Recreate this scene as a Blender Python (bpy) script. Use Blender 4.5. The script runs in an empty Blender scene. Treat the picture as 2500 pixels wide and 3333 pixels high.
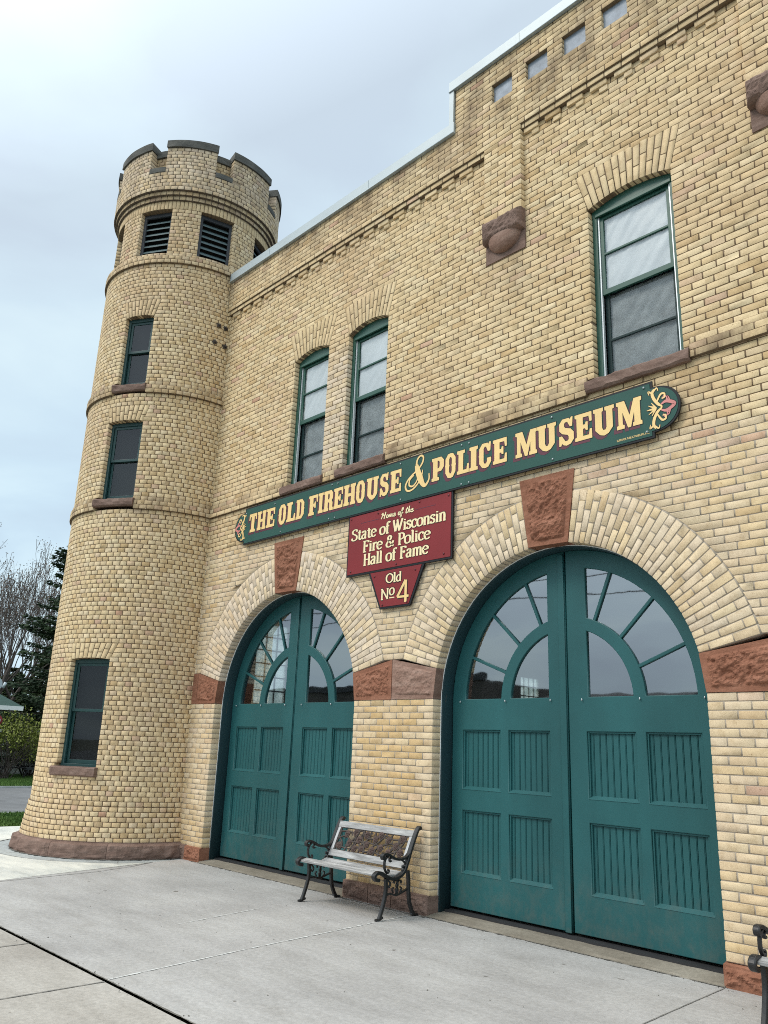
import bpy, bmesh, math, random
import numpy as np
from mathutils import Vector, Matrix, noise
R_ = math.radians
random.seed(7); rng = np.random.default_rng(11)
S = bpy.context.scene
COL = S.collection

# ------------------------------------------------------------------ camera
DD = 6.5549
cam = bpy.data.cameras.new("camera"); camo = bpy.data.objects.new("camera", cam); COL.objects.link(camo)
r_ = Vector((0.691637, 0.721279, 0.037332)); u_ = Vector((0.177684, -0.220027, 0.959175)); f_ = Vector((-0.700047, 0.656768, 0.280339))
camo.matrix_world = Matrix(((r_.x, u_.x, -f_.x, 0), (r_.y, u_.y, -f_.y, -DD), (r_.z, u_.z, -f_.z, 1.6), (0, 0, 0, 1)))
cam.sensor_fit = 'VERTICAL'; cam.sensor_height = 36.0; cam.sensor_width = 27.0
cam.lens = 36 * 2634.64 / 3333; cam.clip_end = 3000; cam.clip_start = 0.05
S.camera = camo

# ------------------------------------------------------------------ world, sun, exposure
SUN_EL, SUN_AZ = 48, 207          # azimuth from +y clockwise seen from above
W = bpy.data.worlds.new("World"); S.world = W; W.use_nodes = True
nt = W.node_tree; nt.nodes.clear()
def WN(t, **k):
    n = nt.nodes.new(t)
    for a, b in k.items(): setattr(n, a, b)
    return n
wo = WN('ShaderNodeOutputWorld'); bg = WN('ShaderNodeBackground'); bg.inputs[1].default_value = 0.1
sky = WN('ShaderNodeTexSky', sky_type='NISHITA', sun_disc=False, sun_elevation=R_(SUN_EL), sun_rotation=R_(SUN_AZ))
tc = WN('ShaderNodeTexCoord')
sep = WN('ShaderNodeSeparateXYZ'); nt.links.new(tc.outputs['Generated'], sep.inputs[0])
mx = WN('ShaderNodeMath', operation='MAXIMUM'); mx.inputs[1].default_value = 0.0; nt.links.new(sep.outputs[2], mx.inputs[0])
ad = WN('ShaderNodeMath', operation='ADD'); ad.inputs[1].default_value = 0.22; nt.links.new(mx.outputs[0], ad.inputs[0])
dv = WN('ShaderNodeVectorMath', operation='DIVIDE'); cb = WN('ShaderNodeCombineXYZ')
for i in range(3): nt.links.new(ad.outputs[0], cb.inputs[i])
nt.links.new(tc.outputs['Generated'], dv.inputs[0]); nt.links.new(cb.outputs[0], dv.inputs[1])
n1 = WN('ShaderNodeTexNoise'); n1.inputs['Scale'].default_value = 1.25; n1.inputs['Detail'].default_value = 7; n1.inputs['Roughness'].default_value = 0.5; n1.inputs['Distortion'].default_value = 0.5
nt.links.new(dv.outputs[0], n1.inputs['Vector'])
rp = WN('ShaderNodeValToRGB'); nt.links.new(n1.outputs['Fac'], rp.inputs[0])
e = rp.color_ramp.elements
e[0].position = 0.36; e[0].color = (0.51, 0.64, 0.77, 1)
e[1].position = 0.62; e[1].color = (0.67, 0.84, 0.92, 1)
x_ = e.new(0.49); x_.color = (0.57, 0.73, 0.85, 1)
# cloud deck made brightest high in front of the facade, to light the brick
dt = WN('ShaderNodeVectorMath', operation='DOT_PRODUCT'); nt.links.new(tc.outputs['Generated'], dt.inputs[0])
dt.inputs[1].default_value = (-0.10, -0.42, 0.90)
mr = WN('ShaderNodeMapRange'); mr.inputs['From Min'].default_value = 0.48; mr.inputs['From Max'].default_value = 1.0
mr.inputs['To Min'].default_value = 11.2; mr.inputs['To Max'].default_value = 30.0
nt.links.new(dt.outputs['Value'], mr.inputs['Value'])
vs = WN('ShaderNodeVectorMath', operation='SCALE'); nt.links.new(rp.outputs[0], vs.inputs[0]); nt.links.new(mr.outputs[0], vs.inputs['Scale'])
n2 = WN('ShaderNodeTexNoise'); n2.inputs['Scale'].default_value = 1.3; n2.inputs['Detail'].default_value = 3
nt.links.new(dv.outputs[0], n2.inputs['Vector'])
mr2 = WN('ShaderNodeMapRange'); mr2.inputs['From Min'].default_value = 0.60; mr2.inputs['From Max'].default_value = 0.78; mr2.inputs['To Min'].default_value = 0.97; mr2.inputs['To Max'].default_value = 0.80
nt.links.new(n2.outputs['Fac'], mr2.inputs['Value'])
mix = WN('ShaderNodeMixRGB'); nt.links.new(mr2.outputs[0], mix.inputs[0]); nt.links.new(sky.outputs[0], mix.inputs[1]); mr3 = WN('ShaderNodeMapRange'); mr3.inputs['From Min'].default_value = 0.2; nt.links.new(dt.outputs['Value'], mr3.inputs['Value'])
wm = WN('ShaderNodeMixRGB', blend_type='MULTIPLY'); wm.inputs[2].default_value = (1.24, 1.06, 0.95, 1)   # warm tint added on the bright side of the cloud, to warm the brick
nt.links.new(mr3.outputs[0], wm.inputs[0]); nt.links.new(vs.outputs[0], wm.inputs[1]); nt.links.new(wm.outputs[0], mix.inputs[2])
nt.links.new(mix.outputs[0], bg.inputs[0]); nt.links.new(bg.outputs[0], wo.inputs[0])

sl = bpy.data.lights.new("sun", 'SUN'); sl.energy = 1.5; sl.angle = R_(16); sl.color = (1.0, 0.92, 0.80)
so = bpy.data.objects.new("sun", sl); COL.objects.link(so)
_az = R_(SUN_AZ); _d = Vector((math.sin(_az) * math.cos(R_(SUN_EL)), math.cos(_az) * math.cos(R_(SUN_EL)), math.sin(R_(SUN_EL))))
so.rotation_euler = _d.to_track_quat('Z', 'Y').to_euler()
S.view_settings.view_transform = 'Standard'; S.view_settings.look = 'None'; S.view_settings.gamma = 1
S.view_settings.exposure = 0.0
S.cycles.max_bounces = 7; S.cycles.diffuse_bounces = 3; S.cycles.transparent_max_bounces = 12; S.cycles.transmission_bounces = 4
S.cycles.caustics_reflective = False; S.cycles.caustics_refractive = False
S.cycles.use_denoising = False; S.cycles.filter_width = 1.0

# ------------------------------------------------------------------ materials
def new_mat(name):
    m = bpy.data.materials.new(name); m.use_nodes = True
    t = m.node_tree; b = t.nodes['Principled BSDF']
    return m, t, b
def N(t, typ, **k):
    n = t.nodes.new(typ)
    for a, b in k.items():
        if a in n.inputs.keys() if hasattr(n.inputs, 'keys') else False: n.inputs[a].default_value = b
        else: setattr(n, a, b)
    return n
def noise_tex(t, scale, detail=3, rough=0.5, coord='Object', stretch=None):
    c = t.nodes.new('ShaderNodeTexCoord'); n = t.nodes.new('ShaderNodeTexNoise')
    n.inputs['Scale'].default_value = scale; n.inputs['Detail'].default_value = detail; n.inputs['Roughness'].default_value = rough
    if stretch:
        mp = t.nodes.new('ShaderNodeMapping'); mp.inputs['Scale'].default_value = stretch
        t.links.new(c.outputs[coord], mp.inputs[0]); t.links.new(mp.outputs[0], n.inputs['Vector'])
    else: t.links.new(c.outputs[coord], n.inputs['Vector'])
    return n
def ramp(t, src, stops):
    r = t.nodes.new('ShaderNodeValToRGB'); t.links.new(src, r.inputs[0]); el = r.color_ramp.elements
    while len(el) < len(stops): el.new(0.5)
    for q, (p, c) in zip(el, stops): q.position = p; q.color = (*c, 1)
    return r
def mixc(t, fac, a, b, mode='MIX'):
    m = t.nodes.new('ShaderNodeMixRGB'); m.blend_type = mode
    for i, v in ((0, fac), (1, a), (2, b)):
        if isinstance(v, (int, float)): m.inputs[i].default_value = v
        elif isinstance(v, tuple): m.inputs[i].default_value = (*v, 1)
        else: t.links.new(v, m.inputs[i])
    return m.outputs[0]
def bump(t, b, src, strength, dist):
    bp = t.nodes.new('ShaderNodeBump'); bp.inputs['Strength'].default_value = strength; bp.inputs['Distance'].default_value = dist
    t.links.new(src, bp.inputs['Height']); t.links.new(bp.outputs[0], b.inputs['Normal'])
def simple(name, col, rough=0.6, var=0.15, scale=6, metal=0.0, bmp=0.0, bscale=40, spec=None, stretch=None):
    m, t, b = new_mat(name)
    n = noise_tex(t, scale, 4, 0.6, stretch=stretch)
    lo = tuple(c * (1 - var) for c in col); hi = tuple(min(1, c * (1 + var)) for c in col)
    r = ramp(t, n.outputs['Fac'], [(0.3, lo), (0.7, hi)])
    t.links.new(r.outputs[0], b.inputs['Base Color'])
    b.inputs['Roughness'].default_value = rough; b.inputs['Metallic'].default_value = metal
    if spec is not None: b.inputs['Specular IOR Level'].default_value = spec
    if bmp:
        n2 = noise_tex(t, bscale, 4, 0.6, stretch=stretch); bump(t, b, n2.outputs['Fac'], bmp, 0.004)
    return m

def brick_mat():
    m, t, b = new_mat('cream_brick')
    at = t.nodes.new('ShaderNodeAttribute'); at.attribute_name = 'tone'
    ap = t.nodes.new('ShaderNodeAttribute'); ap.attribute_name = 'pale'
    r = ramp(t, at.outputs['Fac'], [(0.0, (0.57, 0.405, 0.215)), (0.10, (0.66, 0.49, 0.283)), (0.40, (0.705, 0.54, 0.322)), (0.75, (0.735, 0.575, 0.355)),
                                    (0.94, (0.755, 0.61, 0.395)), (0.975, (0.68, 0.50, 0.325)), (0.994, (0.62, 0.43, 0.30)), (1.0, (0.52, 0.31, 0.21))])
    # broad rosy and tawny drifts of one kiln load
    n = noise_tex(t, 0.55, 3, 0.55); f = ramp(t, n.outputs['Fac'], [(0.45, (0, 0, 0)), (0.68, (1, 1, 1))])
    fm = t.nodes.new('ShaderNodeMath'); fm.operation = 'MULTIPLY'; fm.inputs[1].default_value = 0.36; t.links.new(f.outputs[0], fm.inputs[0])
    c = mixc(t, fm.outputs[0], r.outputs[0], (0.58, 0.40, 0.255))
    # the cleaned, lime-washed voussoirs and the tawny pier
    c = mixc(t, ap.outputs['Fac'], c, (0.69, 0.575, 0.455))
    ao = t.nodes.new('ShaderNodeAttribute'); ao.attribute_name = 'tawny'
    c = mixc(t, ao.outputs['Fac'], c, (0.60, 0.415, 0.205))
    # grain of each face
    bl = noise_tex(t, 11, 4, 0.65); br_ = ramp(t, bl.outputs['Fac'], [(0.30, (0.80, 0.76, 0.70)), (0.50, (1, 1, 1)), (0.72, (1.08, 1.07, 1.05))]); c = mixc(t, 0.9, c, br_.outputs[0], 'MULTIPLY')
    g = noise_tex(t, 120, 5, 0.75); gr = ramp(t, g.outputs['Fac'], [(0.30, (0.66, 0.62, 0.57)), (0.50, (1, 1, 1)), (0.72, (1.13, 1.12, 1.10))])
    c = mixc(t, 0.9, c, gr.outputs[0], 'MULTIPLY')
    # small iron spots
    s = noise_tex(t, 28, 2, 0.4); sr = ramp(t, s.outputs['Fac'], [(0.735, (1, 1, 1)), (0.765, (0.35, 0.27, 0.2))])
    c = mixc(t, 0.8, c, sr.outputs[0], 'MULTIPLY')
    # soot streaks high on the parapet: a stain mask from attribute "soot" broken by noise
    asz = t.nodes.new('ShaderNodeAttribute'); asz.attribute_name = 'soot'
    sn = noise_tex(t, 1.7, 5, 0.65, stretch=(1.6, 1.6, 0.7)); sm = ramp(t, sn.outputs['Fac'], [(0.38, (0, 0, 0)), (0.64, (1, 1, 1))])
    mm = t.nodes.new('ShaderNodeMath'); mm.operation = 'MULTIPLY'; t.links.new(asz.outputs['Fac'], mm.inputs[0]); t.links.new(sm.outputs[0], mm.inputs[1])
    c = mixc(t, mm.outputs[0], c, (0.22, 0.155, 0.10))
    t.links.new(c, b.inputs['Base Color']); b.inputs['Roughness'].default_value = 0.9; b.inputs['Specular IOR Level'].default_value = 0.25
    bump(t, b, g.outputs['Fac'], 0.5, 0.003)
    return m
def mortar_mat(name, lo, hi):
    m, t, b = new_mat(name)
    n = noise_tex(t, 5, 5, 0.7); r = ramp(t, n.outputs['Fac'], [(0.3, lo), (0.7, hi)]); t.links.new(r.outputs[0], b.inputs['Base Color'])
    b.inputs['Roughness'].default_value = 0.95
    n2 = noise_tex(t, 120, 3); bump(t, b, n2.outputs['Fac'], 0.5, 0.004)
    return m
def stone_mat(name, a, bcol, c3, strata=1.0):
    m, t, b = new_mat(name)
    n = noise_tex(t, 5, 6, 0.65, stretch=(0.6, 0.6, 2.2)); r = ramp(t, n.outputs['Fac'], [(0.28, a), (0.5, bcol), (0.74, c3)])
    g = noise_tex(t, 60, 4, 0.7); gr = ramp(t, g.outputs['Fac'], [(0.3, (0.78, 0.76, 0.75)), (0.7, (1.12, 1.1, 1.08))])
    c = mixc(t, 0.8, r.outputs[0], gr.outputs[0], 'MULTIPLY'); t.links.new(c, b.inputs['Base Color'])
    b.inputs['Roughness'].default_value = 0.92; b.inputs['Specular IOR Level'].default_value = 0.2
    g2 = noise_tex(t, 18, 6, 0.75); bump(t, b, g2.outputs['Fac'], 0.55, 0.02)
    return m
def concrete_mat(name, lo, mid, hi, wash=None):
    m, t, b = new_mat(name)
    n = noise_tex(t, 0.7, 6, 0.62); r = ramp(t, n.outputs['Fac'], [(0.3, lo), (0.5, mid), (0.72, hi)])
    g = noise_tex(t, 26, 7, 0.8); gr = ramp(t, g.outputs['Fac'], [(0.3, (0.70, 0.70, 0.69)), (0.7, (1.2, 1.2, 1.19))])
    c = mixc(t, 0.85, r.outputs[0], gr.outputs[0], 'MULTIPLY')
    st = noise_tex(t, 3.0, 5, 0.7, stretch=(0.35, 1.5, 1)); sr = ramp(t, st.outputs['Fac'], [(0.36, (0.86, 0.85, 0.835)), (0.6, (1.05, 1.05, 1.05))])
    c = mixc(t, 0.7, c, sr.outputs[0], 'MULTIPLY')
    sp = noise_tex(t, 90, 2, 0.5); spr = ramp(t, sp.outputs['Fac'], [(0.27, (0.55, 0.54, 0.52)), (0.34, (1, 1, 1))])
    c = mixc(t, 0.6, c, spr.outputs[0], 'MULTIPLY')
    ol = noise_tex(t, 1.9, 4, 0.6); orr = ramp(t, ol.outputs['Fac'], [(0.63, (1, 1, 1)), (0.74, (0.88, 0.87, 0.855))]); c = mixc(t, 1.0, c, orr.outputs[0], 'MULTIPLY')
    dsp = noise_tex(t, 7.5, 2, 0.3); dsr = ramp(t, dsp.outputs['Fac'], [(0.775, (1, 1, 1)), (0.80, (0.45, 0.43, 0.40))]); c = mixc(t, 1.0, c, dsr.outputs[0], 'MULTIPLY')
    if wash:
        wn = noise_tex(t, 1.1, 5, 0.7, stretch=(0.6, 1.6, 1)); wr = ramp(t, wn.outputs['Fac'], [(0.42, (0, 0, 0)), (0.62, (1, 1, 1))])
        c = mixc(t, wr.outputs[0], c, wash)
    t.links.new(c, b.inputs['Base Color']); b.inputs['Roughness'].default_value = 0.88; b.inputs['Specular IOR Level'].default_value = 0.3
    bump(t, b, g.outputs['Fac'], 0.35, 0.006)
    return m
def paint_mat(name, col, rough=0.42, wear=None, stretch=(8, 8, 0.6), spec=0.45, scuff=None):
    m, t, b = new_mat(name)
    n = noise_tex(t, 1.3, 5, 0.65); r = ramp(t, n.outputs['Fac'], [(0.3, tuple(c * 0.9 for c in col)), (0.7, tuple(c * 1.1 for c in col))])
    c = r.outputs[0]
    if wear:
        w = noise_tex(t, 4, 6, 0.75, stretch=stretch); wr = ramp(t, w.outputs['Fac'], [(0.62, (0, 0, 0)), (0.72, (1, 1, 1))]); c = mixc(t, wr.outputs[0], c, wear)
    if scuff:   # splashes, kicked-up dust and rubs low on the boards, faint fading higher up
        cc = t.nodes.new('ShaderNodeTexCoord'); sp = t.nodes.new('ShaderNodeSeparateXYZ'); t.links.new(cc.outputs['Object'], sp.inputs[0])
        hz = t.nodes.new('ShaderNodeMapRange'); hz.inputs['From Min'].default_value = 0.75; hz.inputs['From Max'].default_value = 0.05; t.links.new(sp.outputs[2], hz.inputs['Value'])
        d1 = noise_tex(t, 7, 6, 0.75, stretch=(1.2, 1, 0.8)); dr = ramp(t, d1.outputs['Fac'], [(0.44, (0, 0, 0)), (0.74, (1, 1, 1))])
        m1 = t.nodes.new('ShaderNodeMath'); m1.operation = 'MULTIPLY'; t.links.new(hz.outputs[0], m1.inputs[0]); t.links.new(dr.outputs[0], m1.inputs[1])
        c = mixc(t, m1.outputs[0], c, scuff)
        d2 = noise_tex(t, 16, 4, 0.7, stretch=(0.5, 1, 2.2)); d3 = ramp(t, d2.outputs['Fac'], [(0.715, (0, 0, 0)), (0.74, (0.8, 0.8, 0.8))]); c = mixc(t, d3.outputs[0], c, tuple(k * 1.9 for k in col))
        d4 = noise_tex(t, 0.9, 3, 0.6, stretch=(1.5, 1, 0.5)); d5 = ramp(t, d4.outputs['Fac'], [(0.35, (0.86, 0.86, 0.86)), (0.65, (1.12, 1.10, 1.10))]); c = mixc(t, 1.0, c, d5.outputs[0], 'MULTIPLY')
    t.links.new(c, b.inputs['Base Color']); b.inputs['Specular IOR Level'].default_value = spec
    rn = noise_tex(t, 3, 4, 0.6); rr = t.nodes.new('ShaderNodeMapRange'); rr.inputs['To Min'].default_value = rough - 0.06; rr.inputs['To Max'].default_value = rough + 0.1
    t.links.new(rn.outputs['Fac'], rr.inputs['Value']); t.links.new(rr.outputs[0], b.inputs['Roughness'])
    n2 = noise_tex(t, 30, 3, 0.5, stretch=(3, 3, 0.25)); bump(t, b, n2.outputs['Fac'], 0.12, 0.003)
    return m
def glass_mat(name, tint, ior=1.9, wob=0.25, wscale=2.5):
    m = bpy.data.materials.new(name); m.use_nodes = True; t = m.node_tree; t.nodes.clear()
    o = t.nodes.new('ShaderNodeOutputMaterial'); tr = t.nodes.new('ShaderNodeBsdfTransparent'); tr.inputs[0].default_value = (*tint, 1)
    gl = t.nodes.new('ShaderNodeBsdfGlossy'); gl.inputs['Roughness'].default_value = 0.02; gl.inputs[0].default_value = (0.90, 0.96, 1, 1)
    lw = t.nodes.new('ShaderNodeLayerWeight'); lw.inputs[0].default_value = 0.5
    pw = t.nodes.new('ShaderNodeMath'); pw.operation = 'POWER'; pw.inputs[1].default_value = 4.0; t.links.new(lw.outputs['Facing'], pw.inputs[0])
    r0 = ((ior - 1) / (ior + 1)) ** 2
    fr = t.nodes.new('ShaderNodeMapRange'); fr.inputs['To Min'].default_value = r0; fr.inputs['To Max'].default_value = 1.0; t.links.new(pw.outputs[0], fr.inputs['Value'])
    n = noise_tex(t, wscale, 2, 0.4); bp = t.nodes.new('ShaderNodeBump'); bp.inputs['Strength'].default_value = wob; bp.inputs['Distance'].default_value = 0.02
    t.links.new(n.outputs['Fac'], bp.inputs['Height']); t.links.new(bp.outputs[0], gl.inputs['Normal'])
    mx = t.nodes.new('ShaderNodeMixShader'); t.links.new(fr.outputs[0], mx.inputs[0]); t.links.new(tr.outputs[0], mx.inputs[1]); t.links.new(gl.outputs[0], mx.inputs[2])
    t.links.new(mx.outputs[0], o.inputs[0])
    return m
def leaf_mat(name, a, bcol, trans=0.25):
    m, t, b = new_mat(name)
    at = t.nodes.new('ShaderNodeObjectInfo'); n = noise_tex(t, 1.1, 4, 0.6)
    r = ramp(t, n.outputs['Fac'], [(0.35, a), (0.65, bcol)]); t.links.new(r.outputs[0], b.inputs['Base Color']); b.inputs['Roughness'].default_value = 0.7
    b.inputs['Specular IOR Level'].default_value = 0.2
    return m

M = {}
M['brick'] = brick_mat()
M['mortar'] = mortar_mat('brown_mortar', (0.145, 0.095, 0.053), (0.22, 0.152, 0.092))
M['mortar_dark'] = mortar_mat('dark_mortar', (0.10, 0.072, 0.05), (0.165, 0.122, 0.088))
M['mortar_grey'] = mortar_mat('grey_mortar', (0.33, 0.28, 0.22), (0.43, 0.372, 0.30))
M['redstone'] = stone_mat('red_sandstone', (0.205, 0.088, 0.055), (0.295, 0.134, 0.085), (0.385, 0.19, 0.128))
M['brownstone'] = stone_mat('brown_sandstone', (0.145, 0.094, 0.076), (0.215, 0.144, 0.118), (0.30, 0.212, 0.178))
M['paleredstone'] = stone_mat('pale_sandstone', (0.20, 0.115, 0.088), (0.30, 0.19, 0.15), (0.40, 0.28, 0.23))
M['capstone'] = stone_mat('grey_cap_stone', (0.075, 0.075, 0.07), (0.12, 0.12, 0.11), (0.18, 0.175, 0.16))
M['teal'] = paint_mat('teal_door_paint', (0.017, 0.092, 0.097), 0.45, spec=0.35, scuff=(0.075, 0.11, 0.10))
M['teal_dark'] = paint_mat('weathered_frame_paint', (0.016, 0.046, 0.056), 0.5, wear=(0.10, 0.085, 0.065))
M['green'] = paint_mat('window_green_paint', (0.018, 0.082, 0.060), 0.4)
M['green_dark'] = paint_mat('dark_green_paint', (0.012, 0.050, 0.050), 0.42)
M['track'] = simple('bright_aluminium', (0.72, 0.75, 0.77), 0.35, 0.05, metal=0.3)
M['coping'] = simple('pale_metal_flashing', (0.42, 0.475, 0.50), 0.5, 0.06, 1.2, metal=0.2)
M['ventpanel'] = simple('blue_grey_sheet', (0.27, 0.31, 0.37), 0.6, 0.25, 9, bmp=0.2)
M['louvre'] = paint_mat('louvre_paint', (0.095, 0.14, 0.145), 0.55, wear=(0.16, 0.17, 0.17))
M['louvre_frame'] = paint_mat('louvre_frame_paint', (0.040, 0.044, 0.052), 0.6, wear=(0.09, 0.085, 0.085))
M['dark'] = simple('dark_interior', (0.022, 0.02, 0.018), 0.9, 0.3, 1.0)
M['plaster'] = simple('dim_interior_plaster', (0.16, 0.145, 0.13), 0.9, 0.15, 1.0)
M['glass_door'] = glass_mat('door_glass', (0.86, 0.88, 0.88), 3.6, 0.05, 2.2)
M['glass_win'] = glass_mat('window_glass', (0.82, 0.85, 0.86), 1.75, 0.04, 2.0)
M['glass_dim'] = glass_mat('dim_glass', (0.5, 0.53, 0.55), 1.5, 0.03, 1.5)
M['curtain'] = simple('plastic_sheet', (0.70, 0.70, 0.71), 0.35, 0.10, 2.2, bmp=0.5, bscale=9, spec=0.5)
M['greyfilm'] = simple('dim_plastic_sheet', (0.68, 0.70, 0.70), 0.4, 0.25, 5, bmp=0.9, bscale=14, spec=0.5)
M['concrete'] = concrete_mat('apron_concrete', (0.345, 0.332, 0.325), (0.42, 0.405, 0.395), (0.495, 0.48, 0.466))
M['concrete_pale'] = concrete_mat('washed_concrete', (0.46, 0.47, 0.45), (0.54, 0.54, 0.51), (0.62, 0.62, 0.58), wash=(0.70, 0.68, 0.61))
M['concrete_ring'] = concrete_mat('ring_concrete', (0.33, 0.35, 0.35), (0.40, 0.42, 0.42), (0.46, 0.48, 0.47))
M['sidewalk'] = concrete_mat('sidewalk_concrete', (0.36, 0.33, 0.30), (0.42, 0.39, 0.355), (0.48, 0.45, 0.415))
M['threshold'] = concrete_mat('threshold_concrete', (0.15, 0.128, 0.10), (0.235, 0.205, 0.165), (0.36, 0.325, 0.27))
M['soil'] = simple('joint_soil', (0.15, 0.138, 0.118), 1.0, 0.5, 14, bmp=0.6)
M['joint'] = simple('joint_dirt', (0.20, 0.19, 0.175), 1.0, 0.3, 9)
M['joint_pale'] = simple('joint_lime', (0.66, 0.66, 0.64), 1.0, 0.15, 9)
M['asphalt'] = concrete_mat('asphalt', (0.135, 0.135, 0.14), (0.165, 0.165, 0.17), (0.20, 0.20, 0.205))
M['grass_soil'] = simple('lawn_ground', (0.062, 0.112, 0.030), 1.0, 0.5, 3, bmp=0.8, bscale=60)
M['grass'] = leaf_mat('grass_blade', (0.050, 0.118, 0.022), (0.105, 0.18, 0.042))
M['dirt'] = simple('bare_ground', (0.10, 0.10, 0.06), 1.0, 0.4, 0.2)
M['sign_green'] = paint_mat('sign_green', (0.030, 0.092, 0.076), 0.5, spec=0.2)
M['sign_red'] = paint_mat('sign_red', (0.225, 0.028, 0.032), 0.5, spec=0.22)
M['edge'] = paint_mat('sign_edge_black', (0.014, 0.015, 0.018), 0.5, spec=0.25)
M['gold'] = simple('sign_gold_paint', (0.86, 0.60, 0.25), 0.5, 0.06, 3)
M['cream'] = simple('sign_cream_paint', (0.90, 0.74, 0.44), 0.5, 0.04, 3)
M['pink'] = simple('sign_pink_paint', (0.62, 0.22, 0.20), 0.5, 0.12, 12)
M['maroon'] = simple('sign_maroon_paint', (0.10, 0.014, 0.032), 0.5, 0.06, 3)
M['screw'] = simple('zinc_screw', (0.25, 0.30, 0.30), 0.4, 0.1, 30, metal=0.6)
M['redscrew'] = simple('painted_screw', (0.12, 0.02, 0.025), 0.4, 0.1, 30)
M['iron'] = simple('black_cast_iron', (0.016, 0.0155, 0.016), 0.42, 0.35, 25, bmp=0.25, bscale=60)
M['rust'] = simple('rusty_cast_iron', (0.060, 0.046, 0.040), 0.75, 0.45, 16, bmp=0.5)
M['rose'] = simple('rusty_rose', (0.080, 0.050, 0.042), 0.75, 0.4, 20, bmp=0.5)
M['slat'] = simple('weathered_grey_wood', (0.34, 0.335, 0.33), 0.85, 0.45, 5, bmp=0.6, bscale=30, stretch=(0.8, 6, 6))
M['stile'] = simple('weathered_grey_stile', (0.46, 0.46, 0.465), 0.75, 0.22, 5, bmp=0.6, bscale=30, stretch=(6, 6, 0.8))
M['bark'] = simple('grey_brown_bark', (0.082, 0.066, 0.058), 0.95, 0.35, 3, bmp=0.5)
M['twig'] = simple('twig_bark', (0.085, 0.068, 0.060), 0.95, 0.3, 1)
M['bud'] = leaf_mat('swelling_bud', (0.12, 0.085, 0.065), (0.19, 0.135, 0.095))
M['needle'] = leaf_mat('spruce_needle', (0.020, 0.038, 0.022), (0.046, 0.074, 0.032))
M['needle_olive'] = leaf_mat('arborvitae_spray', (0.032, 0.050, 0.020), (0.060, 0.082, 0.030))
M['willow'] = leaf_mat('spring_leaf', (0.10, 0.125, 0.022), (0.19, 0.215, 0.045))
M['shingle'] = simple('green_shingle', (0.035, 0.072, 0.060), 0.9, 0.35, 9, bmp=0.4, stretch=(2, 2, 8))
M['white'] = simple('white_fascia', (0.78, 0.80, 0.80), 0.6, 0.04, 2)
M['siding'] = simple('pale_siding', (0.50, 0.50, 0.45), 0.8, 0.12, 2)
M['darkwood_gap'] = simple('dark_wood_and_gap_shade', (0.02, 0.02, 0.022), 0.7, 0.3, 4)  # dark wood; also paints the shaded gap under the door leaves
M['brownwall'] = simple('dull_brown_wall', (0.10, 0.085, 0.072), 0.9, 0.2, 0.5)
M['roofgrey'] = simple('dark_flat_roof', (0.06, 0.06, 0.062), 0.9, 0.2, 0.5)
M['galv'] = simple('galvanised_vent', (0.40, 0.43, 0.45), 0.45, 0.12, 6, metal=0.3)
M['wire'] = simple('black_cable', (0.02, 0.02, 0.02), 0.7, 0.1, 3)
def block_mat():
    m = bpy.data.materials.new('glass_block'); m.use_nodes = True; t = m.node_tree; t.nodes.clear()
    o = t.nodes.new('ShaderNodeOutputMaterial'); tl = t.nodes.new('ShaderNodeBsdfTranslucent'); n = noise_tex(t, 6, 3, 0.6)
    r = ramp(t, n.outputs['Fac'], [(0.35, (0.45, 0.52, 0.48)), (0.65, (0.95, 0.98, 0.95))]); t.links.new(r.outputs[0], tl.inputs[0])
    tr = t.nodes.new('ShaderNodeBsdfTransparent'); tr.inputs[0].default_value = (0.85, 0.9, 0.87, 1)
    mx = t.nodes.new('ShaderNodeMixShader'); mx.inputs[0].default_value = 0.45
    t.links.new(tl.outputs[0], mx.inputs[1]); t.links.new(tr.outputs[0], mx.inputs[2]); t.links.new(mx.outputs[0], o.inputs[0]); return m
M['block'] = block_mat()
def screen_mat():
    m = bpy.data.materials.new('insect_screen'); m.use_nodes = True; t = m.node_tree; t.nodes.clear()
    o = t.nodes.new('ShaderNodeOutputMaterial'); d = t.nodes.new('ShaderNodeBsdfDiffuse'); d.inputs[0].default_value = (0.02, 0.024, 0.026, 1)
    tr = t.nodes.new('ShaderNodeBsdfTransparent'); mx = t.nodes.new('ShaderNodeMixShader'); mx.inputs[0].default_value = 0.66
    t.links.new(tr.outputs[0], mx.inputs[2]); t.links.new(d.outputs[0], mx.inputs[1]); t.links.new(mx.outputs[0], o.inputs[0]); return m
M['screen'] = screen_mat()

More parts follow.
